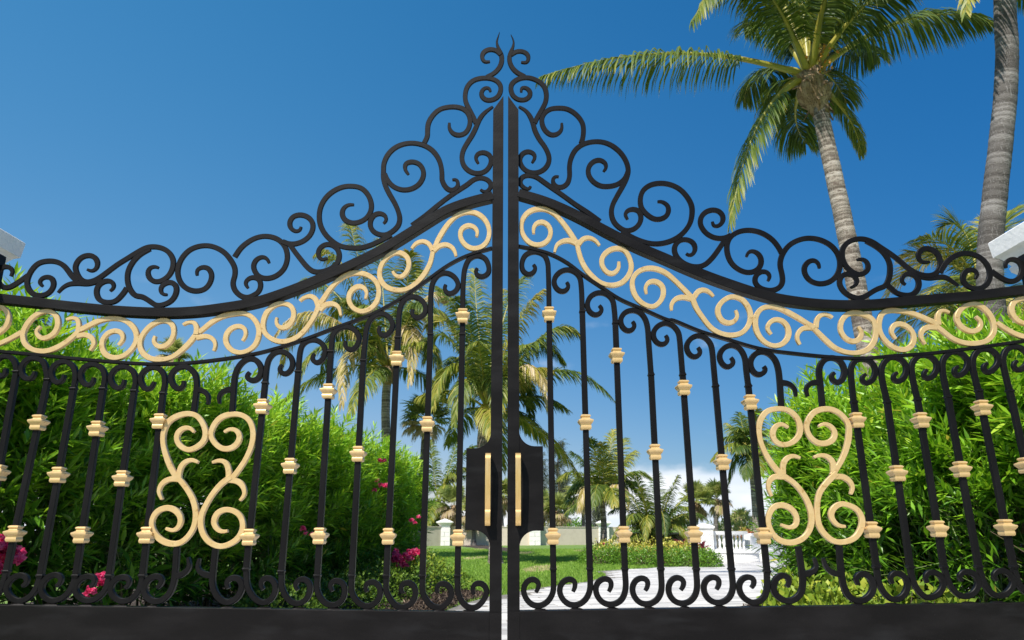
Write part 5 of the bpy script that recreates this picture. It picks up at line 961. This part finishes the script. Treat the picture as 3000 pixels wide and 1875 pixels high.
# grass blades on the visible lawn and mulch chips on the beds
rs=np.random.RandomState(77); n=120000
yy=5.5+34*rs.rand(n)**1.6; xx=-.14*(yy+4)+rs.rand(n)*.32*(yy+4)
def inpoly(X,Y,poly):
    c=np.zeros(len(X),bool); j=len(poly)-1
    for i in range(len(poly)):
        xi,yi=poly[i]; xj,yj=poly[j]
        hit=((yi>Y)!=(yj>Y))&(X<(xj-xi)*(Y-yi)/((yj-yi) if yj!=yi else 1e-9)+xi); c^=hit; j=i
    return c
ok=~inpoly(xx,yy,DR)
for p in MUL: ok&=~inpoly(xx,yy,p)
xx,yy=xx[ok],yy[ok]; n=len(xx)
hh=rs.uniform(.025,.055,n)*(1+.02*(yy)); an=rs.uniform(0,2*PI,n); le=rs.normal(0,.018,(n,2)); w=.004+.0005*yy
A=np.stack([xx-np.cos(an)*w,yy-np.sin(an)*w,np.zeros(n)],1);B=np.stack([xx+np.cos(an)*w,yy+np.sin(an)*w,np.zeros(n)],1);C=np.stack([xx+le[:,0],yy+le[:,1],hh],1)
V=np.stack([A,B,C],1).reshape(-1,3); Fc=np.arange(3*n).reshape(-1,3)
pat=np.sin(xx*1.3+.7)*np.sin(yy*.45+xx*.3)+.5*np.sin(xx*3.1-yy*.8); ti=np.clip(.42+rs.normal(0,.17,n)+.12*pat,0,.93); bare=(pat>1.02)&(rs.rand(n)<.75); ti[bare]=1
g=obj('grass',rawmesh('grass',V,Fc,M['grass'],False,None,np.repeat(ti,3))); tag(g,kind='stuff')
rs=np.random.RandomState(78); n=14000
pm_=MUL[0]; px=np.array([p[0] for p in pm_]); py=np.array([p[1] for p in pm_])
X=rs.uniform(px.min(),px.max(),n);Y=rs.uniform(py.min(),py.max(),n); ok=inpoly(X,Y,pm_); X,Y=X[ok],Y[ok]
X2=rs.uniform(2.7,4.2,4000);Y2=rs.uniform(2,8.5,4000); ok=inpoly(X2,Y2,MUL[3]); X=np.concatenate([X,X2[ok]]);Y=np.concatenate([Y,Y2[ok]])
X3=rs.uniform(-4.5,-1.2,4000);Y3=rs.uniform(2,9,4000); ok=inpoly(X3,Y3,MUL[4]); X=np.concatenate([X,X3[ok]]);Y=np.concatenate([Y,Y3[ok]])
n=len(X); P=np.stack([X,Y,.028+rs.rand(n)*.012],1); V,Fc,T=leaf_cloud(P,np.stack([rs.normal(size=n),rs.normal(size=n),rs.normal(size=n)*.35],1),rs.uniform(.03,.075,n),rs.uniform(.012,.026,n),rs.rand(n)**1.5,rs,droop=0)
tag(obj('mulch_chips',rawmesh('mulch_chips',V,Fc,M['chip'],False,None,T)),kind='stuff')
# ------------------------------------------------------------------ far wall with block pillars
pil=PLAN['pillars']
wl_lab=['white block pillar with pyramid cap at the near end of the beige wall','white block pillar seen under the lock plate of the right gate leaf','white capped wall pillar behind the slim pale palm trunk']
blockm=None
for i,(x,y,h) in enumerate(pil):
    o=thing('wall_pillar',wl_lab[i],'pillar','pillars of the beige garden wall',loc=(x,y,0))
    hw=.40
    MB().box(-hw+.02,hw-.02,-hw+.02,hw-.02,-.03,h-.5).build('core',M['joint'],o)
    rows=4; bh=(h-.52)/rows
    for r in range(rows):
        cuts=[(-hw,-.01),(.01,hw)] if r%2==0 else [(-hw,hw*.999)]
        for (a0,b0) in cuts:
            MB().box(a0,b0,-hw,hw,r*bh+.006,(r+1)*bh-.006,.006).build('block',M['white'],o)
    MB().square(0,0,[(hw-.03,h-.55),(hw-.03,h-.36),(hw+.02,h-.33),(hw+.05,h-.30),(hw+.05,h-.26),(hw+.16,h-.20),(hw+.18,h-.17),(hw+.18,h-.12),(.02,h+.10)]).build('cap',M['cap'],o)
w=thing('garden_wall','long beige stucco wall between the block pillars, beyond the lawn','wall',None,loc=(pil[0][0],pil[0][1],0))
def wallseg(a,b,h):
    A=Vector((a[0],a[1],0)); B=Vector((b[0],b[1],0)); d=(B-A).normalized(); n=Vector((-d.y,d.x,0))*.1
    mb=MB(); k=[A-n,B-n,B+n,A+n]
    mb.loft([[p+Vector((0,0,-.05)) for p in k],[p+Vector((0,0,h)) for p in k]]).build('wall_panel',M['wallbeige'],w,shift=w.location)
    n2=n*1.35; k=[A-n2,B-n2,B+n2,A+n2]
    mb=MB(); mb.loft([[p+Vector((0,0,h+.002)) for p in k],[p+Vector((0,0,h+.06)) for p in k]]).build('coping',M['wallbeige'],w,shift=w.location)
ends=[(pil[0][0]-14,pil[0][1]-14)]+[(a,b) for a,b,_ in pil]+[(pil[2][0]+16,pil[2][1]+3)]
for k in range(len(ends)-1):
    A=Vector(ends[k]); B=Vector(ends[k+1]); d=(B-A).normalized(); 
    A2=A+d*(.41 if k>0 else 0); B2=B-d*.41 if k<len(ends)-2 else B
    wallseg(A2,B2,1.26)
# ------------------------------------------------------------------ white terrace: piers, balustrade, planter, low walls
px,py=6.26,21.5
def pier(x,y,label,h=1.18,hw=.25,lattice=True):
    o=thing('white_pier',label,'pier','white piers of the terrace',loc=(x,y,0))
    MB().box(-hw,hw,-hw,hw,-.02,h-.16).build('shaft',M['white'],o)
    MB().square(0,0,[(hw+.003,h-.159),(hw+.03,h-.14),(hw+.05,h-.10),(hw+.05,h-.06),(hw+.035,h-.05),(.02,h+.05)]).build('cap',M['cap'],o)
    MB().square(0,0,[(hw+.03,-.02),(hw+.03,.16),(hw+.004,.19)]).build('base',M['white'],o)
    if lattice:
        MB().box(-hw+.04,hw-.04,-hw-.012,-hw+.01,.30,h-.24).build('lattice_panel',M['white'],o)
        lt=MB(); s=.085; x0,x1,z0,z1=-hw+.05,hw-.05,.31,h-.25
        for sg in (-1,1):
            k=-12
            while k<24:
                # diagonal strips clipped to the panel
                c=x0+k*s; pts=[]
                za,zb=z0,z1; xa=c; xb=c+(z1-z0)
                if xa<x0: za+=x0-xa; xa=x0
                if xb>x1: zb-=xb-x1; xb=x1
                if zb-za>.02 and xb>xa:
                    A=(xa,za) if sg>0 else (x0+x1-xa,za); B=(xb,zb) if sg>0 else (x0+x1-xb,zb)
                    lt.tube([(A[0],-hw-.014-(.003 if sg>0 else 0),A[1]),(B[0],-hw-.014-(.003 if sg>0 else 0),B[1])],.011,4)
                k+=1
        lt.build('lattice',M['cap'],o)
    return o
pier(px,py,'white pier with lattice panel and low pyramid cap at the edge of the drive')
pier(11.35,27.0,'plain white pier with flat cap seen through the gold panel of the right gate leaf',1.2,.27,False)
# balustrade on a curved plinth right of the pier
bal=thing('balustrade','curved white balustrade with turned balusters beside the lattice pier','balustrade',None,loc=(px,py,0))
def arc(t): # from pier, curving back to the right
    return Vector((px+.28+1.25*t,py+.05+.55*t*t,0))
def strip(name,f,n,w,z0,z1,m,parent,off=0):
    mb=MB(); rings=[]
    for k in range(n+1):
        t=k/n; p=f(t); d=(f(min(1,t+.02))-f(max(0,t-.02))).normalized(); nn=Vector((d.y,-d.x,0))
        a=p+nn*(w+off); b=p+nn*(-w+off); rings.append([(a.x,a.y,z0),(a.x,a.y,z1),(b.x,b.y,z1),(b.x,b.y,z0)])
    mb.loft(rings); o=mb.build(name,m,parent,shift=parent.location); fix_normals(o); return o
strip('top_rail',arc,12,.10,.86,.97,M['white'],bal); strip('bottom_rail',arc,12,.10,.34,.42,M['white'],bal); strip('plinth',arc,12,.13,-.02,.3395,M['white'],bal)
pr=[(.05,0),(.05,.03),(.03,.06),(.045,.12),(.055,.19),(.04,.27),(.028,.34),(.026,.38),(.045,.405),(.05,.438)]
b0=None
for k in range(8):
    p=arc((k+.6)/8.3)
    if b0 is None:
        mb=MB(); mb.lathe(0,0,[(r,z+.421) for r,z in pr],12); b0=mb.build('baluster',M['cap'],bal,angle=40); b0.location=(p.x-px,p.y-py,0)
    else: dup(b0,bal,(p.x-px,p.y-py,0))
pl=thing('planter_wall','low curved white planter with lattice relief in front of the balustrade','planter',None,loc=(px,py,0))
def arc2(t):
    a=R(200+150*t); return Vector((px+.98+.72*math.cos(a),py+.10+.50*math.sin(a),0))
strip('wall',arc2,16,.06,-.02,.30,M['white'],pl); strip('coping',arc2,16,.10,.3005,.40,M['cap'],pl)
lt=MB()
for k in range(34):
    for s in (-1,1):
        t=k/34; t2=min(1,max(0,t+s*.045)); A=arc2(t);B=arc2(t2)
        c=Vector((px+.98,py+.1,0)); A=A+(A-c).normalized()*.065; B=B+(B-c).normalized()*.065
        lt.tube([(A.x,A.y,.03),(B.x,B.y,.27)],.009,4)
lt.build('lattice',M['cap'],pl,shift=pl.location)
wb=thing('low_white_wall','low white wall with projecting seat between the balustrade and the plain pier','wall',None,loc=(7.9,22.4,0))
def arc3(t): return Vector((7.9+3.2*t,22.3+4.3*t-1.0*t*(1-t),0))
strip('wall',arc3,12,.12,-.02,.82,M['white'],wb); strip('coping',arc3,12,.17,.8205,.90,M['cap'],wb); strip('seat',arc3,12,.2,-.02,.36,M['white'],wb,.325); 
wc=thing('low_white_wall','low white wall behind the planting bed, left of the lattice pier','wall',None,loc=(4.6,22.6,0))
def arc4(t): return Vector((px-.3-1.9*t,py+.35+1.6*t,0))
strip('wall',arc4,10,.1,-.02,.86,M['white'],wc); strip('coping',arc4,10,.15,.8605,.93,M['cap'],wc)
# continuation of the terrace wall behind the right hedge
we=thing('low_white_wall','low white wall running on behind the right hedge from the plain pier','wall',None,loc=(11.7,27.2,0))
def arc5(t): return Vector((11.75+7*t,27.2+1.5*t,0))
strip('wall',arc5,6,.12,-.02,.82,M['white'],we); strip('coping',arc5,6,.17,.8205,.90,M['cap'],we)
# ------------------------------------------------------------------ bushes beyond the wall, so that the garden does not end at it
bl_=[(-9.5,53,1.9,2.6,'dark rounded bush behind the near end of the beige wall'),(-6.2,56,2.2,2.3,'bush behind the wall, under the thatched fan palm'),(-3.0,58,2.0,2.2,'bush behind the wall near the gate stile'),(1.4,61,2.2,2.0,'bush behind the wall below the lock plate'),(5.2,64,2.3,1.9,'bush behind the wall, under the dark fan palm'),(10.5,50,2.6,2.2,'bush behind the clumping palm'),(14.2,44,2.5,1.9,'bush between the white pier and the fan palm'),(17.5,46,2.6,1.7,'bush behind the bromeliads'),(21.5,40,2.8,2.3,'bush behind the plain white pier'),(26.5,42,3.2,2.8,'bush showing through the gold panel beside the hedge')]
for i,(x,y,rx,rz,lab) in enumerate(bl_):
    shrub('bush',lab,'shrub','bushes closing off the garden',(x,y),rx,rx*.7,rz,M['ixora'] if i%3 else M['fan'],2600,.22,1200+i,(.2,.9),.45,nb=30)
# ------------------------------------------------------------------ outward normals on lofted meshes
for o in list(bpy.data.objects):
    if o.type=='MESH' and o.data.users>=1 and len(o.data.polygons)<6000 and o.name.split('.')[0] in ('scroll','gold_scroll','gold_panel_scroll','bar_branch','top_rail','lower_arch_rail','baluster','top_curl','bottom_curl','weld_bead','collar','meeting_stile','hinge_stile','bottom_rail','foot_plate','weld_beads','lock_plate','handle','shaft','cap','cap_moulding','plinth','core','block','coping','wall_panel','base'):
        fix_normals(o)
